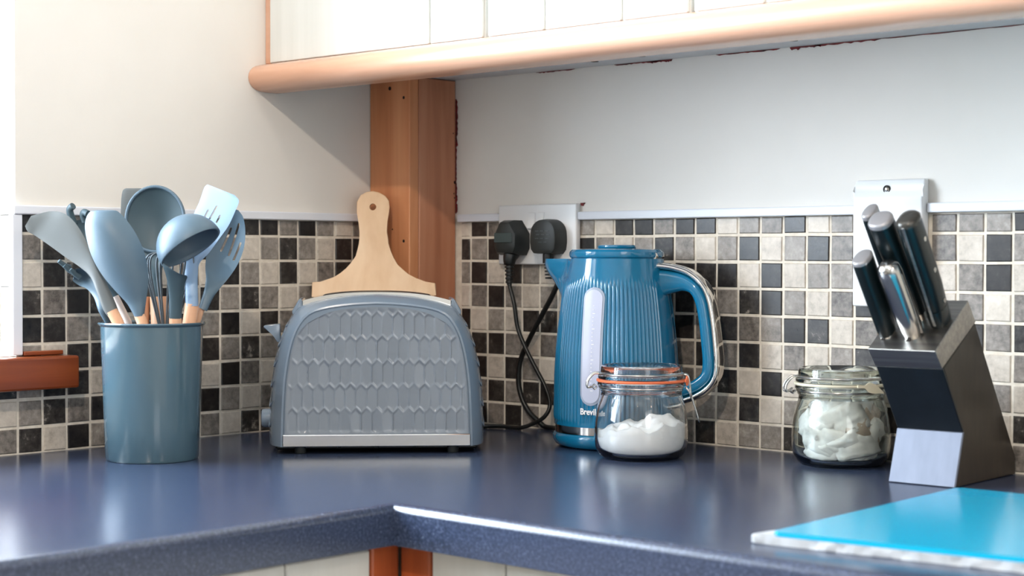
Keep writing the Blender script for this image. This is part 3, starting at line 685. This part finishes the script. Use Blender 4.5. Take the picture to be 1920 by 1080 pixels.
def tool(name, label, cat, sts, mt, wood=None, part='head', base=None, group=None):
    b = base or at(sts[-1][0], sts[-1][1], sts[-1][6] if not isinstance(sts[-1][6], tuple) else sts[-1][6][0])
    t = thing(name, Vector((b.x, b.y, b.z-.12)), label, cat)
    h = head(part, sts, mt, t)
    if wood:
        (x0, y0), (x1, y1), hw, D = wood[:4]; a = at(x0, y0, D); bb = at(x1, y1, D); d = (bb-a).normalized()
        mt2 = wood[4] if len(wood) > 4 else M['uwood']
        # run down into the crock, towards its floor
        e = bb + d*.03
        ax = Vector((CC.x, CC.y, 0)); tgt = Vector((ax.x + (e.x-ax.x)*.84, ax.y + (e.y-ax.y)*.84, .012 + .01*random.random()))
        obj('handle', tube([a, a.lerp(bb, .5), bb, e.lerp(tgt, .3), tgt], lambda q: hw*D/F, 16), mt2, t, smooth=50, world=True)
    return t, h
def slots(t, h, segs, D, wpx=3.6):
    for (x0, y0), (x1, y1) in segs:
        a, b = at(x0, y0, D), at(x1, y1, D); inv = parent_world(h.parent).inverted() if h.parent else Matrix()
        u = (b-a); s_ = u.cross(FW).normalized()*wpx*D/F/2; un = u.normalized()*wpx*D/F*.45
        pts = [a-s_*.6-un, a+s_*.6-un, a+s_, b+s_, b+s_*.6+un, b-s_*.6+un, b-s_, a-s_]
        pts = [inv @ (p - FW*.05) for p in pts]
        cb = prism(pts, inv.to_3x3() @ (FW*.10)); bmesh.ops.recalc_face_normals(cb, faces=cb.faces); boolean(h, cb)
# 1 wide turner leaning furthest to the window side
tool('turner', 'wide taupe turner with an angled edge, leaning furthest towards the window board', 'spatula',
     [(58,405,47,424,.0014,0,1.973),(72,401,52,434,.002,0,1.973),(97,396,66,442,.0022,-.001,1.973),(122,401,95,462,.0024,-.001,1.968),(145,423,125,484,.003,-.001,1.963),(167,462,150,501,.004,-.001,1.958),(184,497,170,520,.006,-.001,1.953),(202,535,182,550,.008,0,1.950),(215,564,193,580,.010,0,1.950),(222,582,202,593,.011,0,1.950)],
     M['silic_t'], ((210,583),(221,604),11,1.950))
# 2 broad spoon seen from its back
tool('serving_spoon', 'broad slate-blue spoon seen from its rounded back', 'spoon',
     [(182,394,212,394,.002,-.001,1.931),(168,398,222,397,.003,-.004,1.931),(160,415,240,416,.004,-.010,1.931),(161,440,258,444,.004,-.013,1.931),(171,478,272,478,.004,-.013,1.932),(189,512,278,512,.004,-.010,1.933),(213,542,277,540,.005,-.006,1.934),(237,568,274,564,.008,-.002,1.936),(249,588,271,586,.011,0,1.936),(252,594,270,592,.011,0,1.936)],
     M['silic'], ((261,590),(267,606),10,1.937))
# 3 large hollow spoon, front side
t3, h3 = tool('solid_spoon', 'large round hollow spoon in dark slate, its bowl facing out', 'spoon',
     [(285,349,297,349,0.002,0.001,2.018),(271,352,311,352,0.004,0.002,2.018),(259,359,323,359,0.004,0.005,2.018),(248,371,334,371,0.005,0.009,2.018),(240,388,342,388,0.005,0.012,2.018),(236,410,346,410,0.005,0.014,2.018),(240,435,342,435,0.005,0.013,2.018),(251,458,331,458,0.005,0.01,2.018),(263,475,319,475,0.006,0.006,2.018),(274,492,308,492,0.009,0.002,2.018),(282,512,304,512,0.01,0,2.018),(288,560,306,560,0.011,0,2.018)],
     M['silic_d'], ((298,556),(300,606),17,2.018))
obj('rim', tube([at(291+54.5*math.cos(2*math.pi*k/48), 411+61*math.sin(2*math.pi*k/48), 2.0165) for k in range(-20, 45) if abs(k-12) > 5 or True][3:-12], .0019, 8), M['silic'], t3, smooth=True, world=True)
# 4 flat spatula at the very back
tool('flat_spatula', 'flat spatula half hidden behind the round hollow spoon', 'spatula',
     [(236,353,264,353,.002,0,2.035),(230,358,272,358,.003,0,2.035),(227,380,272,380,.003,0,2.035),(227,440,272,440,.004,0,2.035),(240,485,270,485,.005,0,2.035),(262,520,280,520,.008,0,2.035),(264,560,280,560,.009,0,2.035)],
     M['silic_t'], ((271,556),(270,606),10,2.022))
# 6 slotted turner
t6, h6 = tool('slotted_turner', 'slate slotted turner, painted pale with window light, above the ladle', 'spatula',
     [(389,346,440,366,.0016,0,(1.998,1.978)),(383,352,448,377,.0022,0,(1.998,1.978)),(374,378,441,396,.0024,0,(1.998,1.978)),(364,400,428,424,.0026,0,(1.996,1.978)),(356,426,410,449,.0030,0,(1.99,1.976)),(349,458,392,474,.004,0,1.972),(345,488,374,494,.006,0,1.97),(346,515,371,517,.009,0,1.968),(347,545,371,545,.011,0,1.964),(348,574,372,574,.012,0,1.962)],
     M['silic_lit'], ((360,570),(355,606),13,1.964))
slots(t6, h6, [((380,405),(386,393)),((390,409),(403,386)),((404,416),(410,404))], 1.975)
# 7 slotted spoon
t7, h7 = tool('slotted_spoon', 'oval slotted spoon in slate blue leaning furthest towards the toaster', 'spoon',
     [(436,391,447,394,.0020,0,2.02),(422,400,456,408,.0026,.003,2.02),(408,424,460,434,.003,.006,2.018),(395,450,457,466,.003,.007,2.015),(387,478,445,497,.003,.006,2.008),(385,503,428,522,.004,.004,2.002),(386,522,413,540,.006,.001,1.996),(382,546,400,558,.009,0,1.988),(372,576,388,584,.010,0,1.982)],
     M['silic'], ((378,576),(369,603),7,1.984))
slots(t7, h7, [((414,470),(431,428)),((429,478),(446,420)),((439,487),(450,456))], 2.015, 4.4)
# 8 spaghetti server low at the far side
t8, h8 = tool('pasta_server', 'dark-bowled pasta server under the wide turner', 'pasta spoon',
     [(134,507,138,521,.003,.002,1.985),(150,503,137,527,.004,.006,1.985),(172,508,148,535,.004,.008,1.985),(192,522,163,542,.005,.005,1.98),(203,545,176,558,.008,.001,1.975),(207,575,184,582,.011,0,1.97),(216,604,197,606,.011,0,1.977)], M['silic'], ((206,602),(208,612),8,1.977))
for (x0,y0),(x1,y1) in (((150,520),(132,505)),((140,512),(120,498)),((132,502),(110,489))):
    obj('tooth', tube([at(x0,y0,1.985), at((x0+x1)/2,(y0+y1)/2+2,1.982), at(x1,y1,1.978)], lambda q: .0035*(1-.3*q), 10), M['silic_d'], t8, smooth=60, world=True)
# 9 second pasta server, hooked fingers
t9, h9 = tool('pasta_server', 'dark pasta server with hooked fingers rising between turner and broad spoon', 'pasta spoon',
     [(140,414,168,408,.004,.001,2.02),(139,424,172,422,.005,.004,2.02),(148,445,180,438,.005,.006,2.02),(166,480,188,472,.006,.003,2.02),(188,522,202,514,.008,0,2.02),(212,565,224,558,.009,0,2.02)],
     M['silic_d'], ((216,556),(240,604),7,2.012,mat('whitewashed_handle',(232,216,206),.5)))
for p in ([(140,420),(133,404),(131,392),(137,386)], [(160,415),(156,404),(158,398),(165,401)]):
    obj('tooth', tube(catmull([at(x,y,2.02-.003*i) for i,(x,y) in enumerate(p)], 4), .0042, 12), M['silic_d'], t9, smooth=60, world=True)
# 5 ladle: hollow half sphere, opening down towards the toaster
ld = thing('ladle', at(330, 800, 1.93), 'slate-blue ladle hung over sideways, its dark opening facing down', 'ladle')
n = (RR*.56 - UU*.83)*.985 - FW*.17; n.normalize(); rc = at(357, 463, 1.924)
prof = []
R_ = .0385
for k in range(15):
    a = math.pi/2*k/14; prof.append((R_*math.sin(a), -R_*.98*math.cos(a)))
prof += [(R_-.0004, .0012), (R_-.0022, .0012)]
for k in range(14, -1, -1):
    a = math.pi/2*k/14; prof.append(((R_-.0030)*math.sin(a), -(R_*.98-.003)*math.cos(a)))
prof[0] = (0, prof[0][1]); prof[-1] = (0, prof[-1][1])
Q = n.to_track_quat('Z', 'Y').to_matrix().to_4x4()
bwl = obj('bowl', lathe(prof, 64, Matrix.Translation(rc) @ Q), M['silic'], ld, smooth=50, world=True)
side = (-RR*.83 - UU*.56).normalized()
head('neck', [(298,482,316,502,.004,0,1.914),(304,497,338,514,.005,0,1.914),(310,513,351,518,.006,0,1.920),(314,532,347,532,.009,0,1.928),(317,562,343,563,.012,0,1.938),(317,598,341,598,.013,0,1.944)], M['silic_d'], ld)
a = at(329,596,1.944); tgt = a + (Vector((CC.x, CC.y, .014))-a)*.2; tgt.z = .014; obj('handle', tube([a, at(329,606,1.945), tgt], 12*1.93/F, 16), M['uwood'], ld, smooth=50, world=True)
# 10 whisk
wk = thing('whisk', at(308, 800, 1.985), 'wire balloon whisk standing behind the ladle neck', 'whisk')
wax = at(311, 640, 1.975)
for k in range(6):
    a = math.pi*k/6 + .2; dv = RR*math.cos(a)*.86 + FW*math.sin(a)*.5; pts = []
    for i in range(25):
        s = -1 + 2*i/24; z = .112*(1-abs(s)**2.6); wdt = .034*math.sin(math.pi*min(1, abs(s)**.8))**.8 if abs(s) < 1 else 0
        pts.append(wax + Vector((0,0,-.008+z)) + dv*(wdt*(1 if s > 0 else -1)) + RR*(.006*z/.1))
    obj('wire_loop', tube(pts, .0012, 8), M['wwire'], wk, smooth=True, world=True)
obj('handle', tube([wax+Vector((0,0,.002)), Vector((CC.x, CC.y+.005, .012))], .0075, 14), M['uwood'], wk, smooth=50, world=True)
# ================================================================== clip-top jars
def jar(name, cx, D, label, gl, seal, wire_r=.0012, scale=1.0, tongue=None):
    c = at(cx, 800, D); c.z = 0
    j = thing(name, c, label, 'jar', ROTV)
    s = scale
    out = [(0,.0012),(.030,.0010),(.040,.0004),(.0455,.0010),(.0505,.0052),(.0545,.0130),(.0560,.0230),(.0562,.0330),(.0555,.0450),(.0540,.0560),(.0515,.0660),(.0495,.0720),(.0485,.0750),(.0485,.0800),(.0492,.0808),(.0500,.0818),(.0500,.0838),(.0492,.0850),(.0500,.0862),(.0520,.0870),(.0525,.0885),(.0522,.0905),(.0505,.0915)]
    inn = [(.0445,.0915),(.0440,.0880),(.0445,.0760),(.0465,.0700),(.0490,.0640),(.0512,.0550),(.0527,.0440),(.0532,.0330),(.0530,.0230),(.0515,.0150),(.0480,.0090),(.0430,.0065),(.030,.0058),(0,.0058)]
    obj('jar_body', lathe([(r*s, z*s) for r, z in out+inn], 72), gl, j, smooth=50)
    obj('rubber_seal', lathe([(r*s, z*s) for r, z in [(.0450,.0917),(.0528,.0917),(.0536,.0928),(.0534,.0945),(.0450,.0945),(.0450,.0917)]], 72), seal, j, smooth=50)
    ld_ = [(0,.1020),(.034,.1020),(.0405,.1022),(.0420,.1060),(.0440,.1102),(.0462,.1112),(.0482,.1100),(.0488,.1060),(.0492,.1010),(.0512,.1000),(.0518,.0980),(.0514,.0955),(.0500,.0947),(.046,.0947),(.043,.0930),(.041,.0925),(.038,.0985),(0,.0990)]
    obj('glass_lid', lathe([(r*s, z*s) for r, z in ld_], 72), gl, j, smooth=50)
    V = lambda a, r, z: Vector((r*s*math.cos(a), r*s*math.sin(a), z*s))
    Wm = M['wire']
    obj('neck_wire', tube([V(2*math.pi*k/64, .0502, .0853) for k in range(64)], wire_r, 8, closed=True), Wm, j, smooth=True)
    obj('lid_wire', tube([V(2*math.pi*k/64, .0506, .1010) for k in range(64)], wire_r, 8, closed=True), Wm, j, smooth=True)
    aL = math.pi; w = .13     # hinge on the window side
    hinge = catmull([V(aL-w, .0500, .1012), V(aL-w, .0570, .1010), V(aL-w*.9, .0640, .0930), V(aL-w*.9, .0650, .0850), V(aL-w*.5, .0600, .0850), V(aL+w*.5, .0600, .0850), V(aL+w*.9, .0650, .0850), V(aL+w*.9, .0640, .0930), V(aL+w, .0570, .1010), V(aL+w, .0500, .1012)], 5)
    obj('hinge_wire', tube(hinge, wire_r, 8), Wm, j, smooth=True)
    obj('hinge_coil', tube([V(aL+.10*math.sin(0), .0560, .0850)+Vector((0,-.007+.0011*q/4,0))+Vector((.0028*math.cos(q*1.57), 0, .0028*math.sin(q*1.57))) for q in range(52)], wire_r*.8, 6), Wm, j, smooth=True)
    aR = -.10
    cl = [V(aR-.12, .0490, .1010), V(aR-.12, .0560, .0985), V(aR-.11, .0585, .0860), V(aR-.10, .0590, .0760), V(aR, .0598, .0720), V(aR+.10, .0590, .0760), V(aR+.11, .0585, .0860), V(aR+.12, .0560, .0985), V(aR+.12, .0490, .1010)]
    obj('clasp_link', tube(catmull(cl, 5), wire_r, 8), Wm, j, smooth=True)
    lv = [V(aR-.07, .0530, .0850), V(aR-.07, .0585, .0780), V(aR-.06, .0640, .0620), V(aR-.05, .0680, .0480), V(aR, .0690, .0440), V(aR+.05, .0680, .0480), V(aR+.06, .0640, .0620), V(aR+.07, .0585, .0780), V(aR+.07, .0530, .0850)]
    obj('clasp_lever', tube(catmull(lv, 5), wire_r, 8), Wm, j, smooth=True)
    if tongue is not None:
        a_, drop, ln = tongue; pts = []
        for k in range(9):
            t = k/8; pts.append(V(a_-ln*.5+ln*t, .0537+.002*t, .0936-drop*t**2))
        ring_ = []
        for k, p in enumerate(pts):
            t = k/8; hw_ = .0016+.0042*math.sin(math.pi*min(1, t*1.0))**2*(t > .3) if t < 1 else .001
            N_ = Vector((p.x, p.y, 0)).normalized(); ring_.append([p+Vector((0,0,hw_)), p+Vector((0,0,hw_))+N_*.0016, p-Vector((0,0,hw_))+N_*.0016, p-Vector((0,0,hw_))])
        obj('seal_tab', loft(ring_), seal, j, smooth=40)
    return j
j1 = jar('clip_top_jar', 1202, 1.995, 'clear clip-top jar with orange seal and a little white powder, before the kettle', M['glass'], M['seal_o'], scale=.99, tongue=(-.30, .001, .16))
j2 = jar('clip_top_jar', 1577, 1.932, 'clip-top jar with cream seal packed with white bags, beside the knife block', M['glassg'], M['seal_c'], scale=1.0, tongue=(-1.12, .008, .62))
# powder: a lumpy heap inside the first jar
pw = thing('powder', j1.location + Vector((0,0,.0062)), 'white powder heaped unevenly in the bottom of the orange-sealed jar', 'powder', ROTV)
bm = bmesh.new(); NR_, NA = 22, 64
def inner_r(z): return interp([(.0058,.030),(.0066,.043),(.009,.048),(.015,.0515),(.023,.0530),(.033,.0532),(.044,.0527),(.06,.050)], z)*.99 - .0012
topv = []; c0 = None
def ph(x, y):
    v = .0375 + .0075*noise.noise(Vector((x*26+3, y*26, 0))) + (.0060*noise.noise(Vector((x*75, y*75, 5)))) + .0030*noise.noise(Vector((x*190, y*190, 9))) + .10*x
    v += .008*math.exp(-((x-.018)**2+(y+.01)**2)/.0006); return max(.012, v)
c0 = bm.verts.new((0, 0, ph(0, 0)-.0062))
for i in range(1, NR_+1):
    row = []
    for k in range(NA):
        a = 2*math.pi*k/NA; rr_ = .0520*i/NR_; z = ph(rr_*math.cos(a), rr_*math.sin(a))
        if i == NR_: rr_ = inner_r(z)
        row.append(bm.verts.new((rr_*math.cos(a), rr_*math.sin(a), z-.0062)))
    topv.append(row)
for k in range(NA): bm.faces.new((c0, topv[0][k], topv[0][(k+1) % NA]))
for a, b in zip(topv, topv[1:]):
    for k in range(NA): bm.faces.new((a[k], a[(k+1) % NA], b[(k+1) % NA], b[k]))
prev = topv[-1]
for zf in (.8, .6, .4, .25, .12, .04, 0):
    row = []
    for k in range(NA):
        a = 2*math.pi*k/NA; z = .0062+topv[-1][k].co.z*zf; r_ = inner_r(max(z, .0064)); row.append(bm.verts.new((r_*math.cos(a), r_*math.sin(a), z-.0062)))
    for k in range(NA): bm.faces.new((prev[k], prev[(k+1) % NA], row[(k+1) % NA], row[k]))
    prev = row
bm.faces.new(prev)
o = obj('heap', bm, M['powder'], pw, smooth=60); tag(pw, kind='stuff'); tag(o, kind='stuff')
# crumpled paper bags in the second jar
rnd = random.Random(11)
def bag_bm(seed):
    r2 = random.Random(seed); bm = bmesh.new(); n_ = 12; g1, g2 = [], []
    W_, H_ = .027+.003*r2.random(), .019+.003*r2.random()
    for j in range(n_+1):
        ra, rb = [], []
        for i in range(n_+1):
            u, v = 2*i/n_-1, 2*j/n_-1; e = max(0, (1-u**4)*(1-v**4))**.5
            wv = .0022*noise.noise(Vector((u*2.4+seed*3, v*2.4, 1.3)))*2
            t = .0058*e*(1+.5*noise.noise(Vector((u*3, v*3+seed, 4))))
            cvx = .0095*(u*u) + wv
            ra.append(bm.verts.new((u*W_, v*H_, cvx+t))); rb.append(ra[-1] if (i in (0, n_) or j in (0, n_)) else bm.verts.new((u*W_, v*H_, cvx-t)))
        g1.append(ra); g2.append(rb)
    for j in range(n_):
        for i in range(n_):
            bm.faces.new((g1[j][i], g1[j][i+1], g1[j+1][i+1], g1[j+1][i]))
            q = (g2[j][i], g2[j+1][i], g2[j+1][i+1], g2[j][i+1])
            if bm.faces.get(q) is None:
                try: bm.faces.new(q)
                except ValueError: pass
    return bm
bags = []
base_m = []
for k in range(5):
    b_ = bag_bm(k*1.7); bmesh.ops.recalc_face_normals(b_, faces=b_.faces); me = bpy.data.meshes.new('bag'); b_.to_mesh(me); b_.free()
    me.materials.append(M['bagb'] if k == 4 else M['bag']); me.polygons.foreach_set('use_smooth', [True]*len(me.polygons)); base_m.append(me)
slots_ = []
for lay, (z, nn, rr_) in enumerate(((.0170, 1, .004), (.0190, 6, .0330), (.0340, 6, .0385), (.0500, 6, .0360), (.0620, 4, .0290), (.030, 3, .0140), (.048, 3, .014))):
    for q in range(nn): slots_.append((2*math.pi*q/nn+lay*.45+rnd.uniform(-.15,.15), rr_, z+rnd.uniform(-.003,.003)))
words = ['white paper bag packed inside the cream-sealed jar', 'beige-tinted paper bag packed inside the cream-sealed jar']
for a, r_, z in slots_:
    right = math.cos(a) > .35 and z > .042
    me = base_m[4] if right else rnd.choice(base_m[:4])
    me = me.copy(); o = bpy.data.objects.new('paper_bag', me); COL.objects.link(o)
    loc = j2.location + Matrix.Rotation(ROTV, 3, 'Z') @ Vector((r_*math.cos(a), r_*math.sin(a), z)); o.location = loc
    # face outwards, with some crumple of pose
    out = Matrix.Rotation(ROTV, 3, 'Z') @ Vector((math.cos(a), math.sin(a), rnd.uniform(-.3, .3) - (.9 if z < .02 else 0)))
    if r_ < .01: out = Vector((rnd.uniform(-1,1), rnd.uniform(-1,1), .3))
    q_ = (-out).to_track_quat('Z', 'Y'); o.rotation_euler = (q_ @ Matrix.Rotation(rnd.uniform(-.7, .7), 3, 'Z').to_quaternion()).to_euler()
    mw = Matrix.LocRotScale(o.location, o.rotation_euler, None); ji = parent_world(j2).inverted() @ mw; jb = ji.inverted()
    for v in me.vertices:
        p = ji @ v.co; p.z = min(max(p.z, .0072), .0760); lim = interp([(.0058,.028),(.0068,.042),(.009,.047),(.015,.0512),(.023,.0528),(.033,.0530),(.044,.0525),(.055,.0510),(.064,.0488),(.070,.0463),(.076,.0443)], p.z) - .0011
        q = math.hypot(p.x, p.y)
        if q > lim: p.x *= lim/q; p.y *= lim/q
        v.co = jb @ p
    tag(o, words[1] if right else words[0], 'paper bag', 'beige bags in the cream-sealed jar' if right else 'white bags in the cream-sealed jar')
# ================================================================== knife block
KB = Vector((.8839, -.1566, 0)); KA = math.radians(2.5)
kb = thing('knife_block', KB, 'slanted black knife block with steel collar and silver foot plate', 'knife block', KA)
WB = .0755
def yz(pts, x0=0, x1=WB, bev=.0008): return prism([(x0, y, z) for y, z in pts], (x1-x0, 0, 0), bev, 1)
o = obj('block_side', yz([(.0035,.0005),(.0220,.0560),(-.0245,.1250),(.0470,.1690),(.1480,.0215),(.1495,.0005)], .0008, WB-.0008), M['kside'], kb)
obj('front_panel', yz([(.0190,.0560),(.0225,.0590),(-.0262,.1262),(-.0290,.1243)], .0003, WB-.0003), M['kblack'], kb)
obj('foot_plate', yz([(0,.0005),(.0185,.0562),(.0225,.0562),(.0040,.0005)], 0, WB), M['silver'], kb)
# collar: four walls and a sunken top
pC2, pC, pD, pD2 = (-.0300,.1243),(-.0460,.1430),(.0285,.1930),(.0470,.1700)
obj('collar', yz([pC2, pC, pD, pD2], 0, WB, .0006), M['steel'], kb)
ax = Vector((0, -.567, .823)); tn = Vector((0, .8230, .5670)); sl = (Vector((0,.0745,.0500))).normalized()
def topz(y): return .1430 + (y+.0460)*.671
KN = [('paring_knife', (.0105,-.0742,.2324), (-.0167,.1510), .0092, .0135, 'short black-handled knife, lowest in the block and nearest the tea jar'.replace('tea jar','jar'), 'cap'),
      ('steel_knife', (.0395,-.0751,.2262), (-.0168,.1509), .0118, .0108, 'all-steel bright knife handle in the front slot of the block', 'steel'),
      ('carving_knife', (.0100,-.0581,.2798), (.0161,.1769), .0072, .0125, 'slim black-handled knife at the back, standing tallest beside the thick one', 'cap'),
      ('chef_knife', (.0330,-.0780,.2709), (.0068,.1723), .0125, .0130, 'thick black-handled knife in the middle with a large grey end cap', 'cap'),
      ('riveted_knife', (.0615,-.0745,.2707), (-.0054,.1732), .0115, .0145, 'black riveted knife handle at the edge of the block furthest from the kettle', 'tang')]
for nm, top_, bot_, hx_, hl, lab, kind in KN:
    x = top_[0]; T = Vector(top_); B = Vector((x, bot_[0], bot_[1])); d = (T-B).normalized(); T = T + d*.0075; Nn = Vector((0, d.z, -d.y))  # long axis of the section
    if Nn.y < 0: Nn = -Nn
    Rt = Matrix.Rotation(KA, 3, 'Z'); root = thing(nm, KB + Rt @ B, lab, 'knife', KA)
    L_ = (T-B).length; loc0 = lambda p: p - B
    def sec(t, kx=1, kn=1, bow=0, e=2.4):
        c = d*(L_*t) + Nn*bow; return [c + Vector((1,0,0))*a*hx_*kx + Nn*b*hl*kn for a, b in superoval(24, 1, 1, e)]
    if kind == 'steel':
        obj('handle', loft([sec(-.02,.55,.75), sec(.05,.75,.95), sec(.2,.95,1.12,.001), sec(.45,1,1.02,-.001), sec(.7,1,1.0,-.001), sec(.88,1,1.08,-.001), sec(.96,.9,.95,-.001), sec(1,.55,.6,-.001)]), M['wire'], root, smooth=50)
        obj('dark_inlay', loft([[p+Vector((0,0,0)) for p in sec(t, 1.03, kn, 0.000)] for t, kn in ((.12,.18),(.3,.3),(.6,.3),(.86,.18))]), M['steel'], root, smooth=50)
    else:
        obj('handle', loft([sec(.10,.8,.82), sec(.16,.92,.9), sec(.35,1,.95,.0006), sec(.6,1,.98,.0004), sec(.8,1,1.0,0), sec(.93,1,1.02,0), sec(.965,.98,1.0,0)]), M['knife'], root, smooth=50)
        if kind == 'cap':
            obj('end_cap', loft([sec(.960,1.0,1.01), sec(.985,1.0,1.01), sec(.998,.92,.95), sec(1.003,.75,.82)]), M['kend'], root, smooth=50)
            obj('bolster', loft([sec(-.06,.45,.62), sec(0,.70,.72), sec(.07,.80,.80), sec(.105,.84,.86)]), M['chrome'], root, smooth=50)
        else:
            obj('end_cap', loft([sec(.960,1.0,1.0), sec(.99,1.0,1.0), sec(1.01,.8,.85), sec(1.018,.4,.5)]), mat('dark_gloss_cap',(70,68,64),.2,.4), root, smooth=50)
            # the tang runs round the edge facing away from the wall side
            obj('tang', prism([d*(L_*.02)+Nn*hl*1.02+Vector((-.0015,0,0)), d*(L_*.98)+Nn*hl*1.04+Vector((-.0015,0,0)), d*(L_*.98)-Nn*hl*1.04+Vector((-.0015,0,0)), d*(L_*.02)-Nn*hl*1.02+Vector((-.0015,0,0))], (.003,0,0), .0003, 1), M['steel'], root)
            for t in (.80, .50, .20):
                c = d*(L_*t); cyl = tube([c-Vector((hx_*1.03,0,0)), c+Vector((hx_*1.03,0,0))], .0026, 16); obj('rivet', cyl, M['wire'], root, smooth=40)
            obj('bolster', loft([sec(-.10,.35,.9), sec(0,.8,.95), sec(.10,.88,.98), sec(.14,.9,.95)]), M['knife'], root, smooth=50)
            obj('rivet', tube([d*(L_*.05)-Nn*.002-Vector((hx_*1.0,0,0)), d*(L_*.05)-Nn*.002+Vector((-hx_*.5,0,0))], .0030, 16), M['wire'], root, smooth=40)
    # the stub of blade that goes down into its slot
    p0 = d*(L_*.04); obj('blade', prism([p0+Nn*hl*.6+Vector((-.0008,0,0)), p0-Nn*hl*.6+Vector((-.0008,0,0)), d*(-.03)-Nn*hl*.5+Vector((-.0008,0,0)), d*(-.03)+Nn*hl*.5+Vector((-.0008,0,0))], (.0016,0,0)), M['chrome'], root)
# dark slots in the collar
for nm, top_, bot_, hx_, hl, lab, kind in KN:
    x = top_[0]; T = Vector(top_); B = Vector((x, bot_[0], bot_[1])); d = (T-B).normalized()
    # where the axis crosses the top face
    t = (topz(B.y)-B.z)/(d.z-.671*d.y); c = B + d*t
    obj('slot', prism([c+Vector((-.0022,0,0))-sl*.013+tn*0, c+Vector((.0022,0,0))-sl*.013, c+Vector((.0022,0,0))+sl*.013, c+Vector((-.0022,0,0))+sl*.013], Vector((0,-.0004,.0006))), M['hole'], kb)
# ================================================================== boards at the near corner
def slab(name, pts, z0, z1, mt, label, cat, bev, corner=.012, jag=0, seed=3):
    r3 = random.Random(seed); P = []
    n_ = len(pts)
    for i, p in enumerate(pts):
        a, b = Vector(pts[i-1]), Vector(pts[(i+1) % n_]); p = Vector(p); u = (a-p).normalized(); v = (b-p).normalized()
        for k in range(6):
            t = k/5; P.append(p + u*corner*(1-t)**2 + v*corner*t*t)
        if jag:
            m_ = int((b-p).length/.008); q0 = p+v*corner
            nn = Vector((v.y, -v.x))
            for k in range(1, m_-1): P.append(p + v*(.008*k+.006) + nn*jag*(r3.random()-.5))
    t_ = thing(name, (pts[0][0], pts[0][1], z0), label, cat); obj('slab', prism([(q.x, q.y, z0) for q in P], (0,0,z1-z0), bev, 1), mt, t_, world=True, smooth=30); return t_
slab('white_board', [(.9975,-.5735),(1.62,-.4935),(1.60,-.1900),(1.0450,-.2110)], .0004, .0075, M['wboard'], 'white board with a chipped edge lying under the cyan one', 'chopping board', .0008, .006, .0022)
slab('glass_board', [(1.0178,-.5697),(1.60,-.4890),(1.58,-.2060),(.9990,-.2215)], .0078, .0118, M['cyan'], 'glossy cyan glass worktop board in the near corner', 'chopping board', .0012, .006)
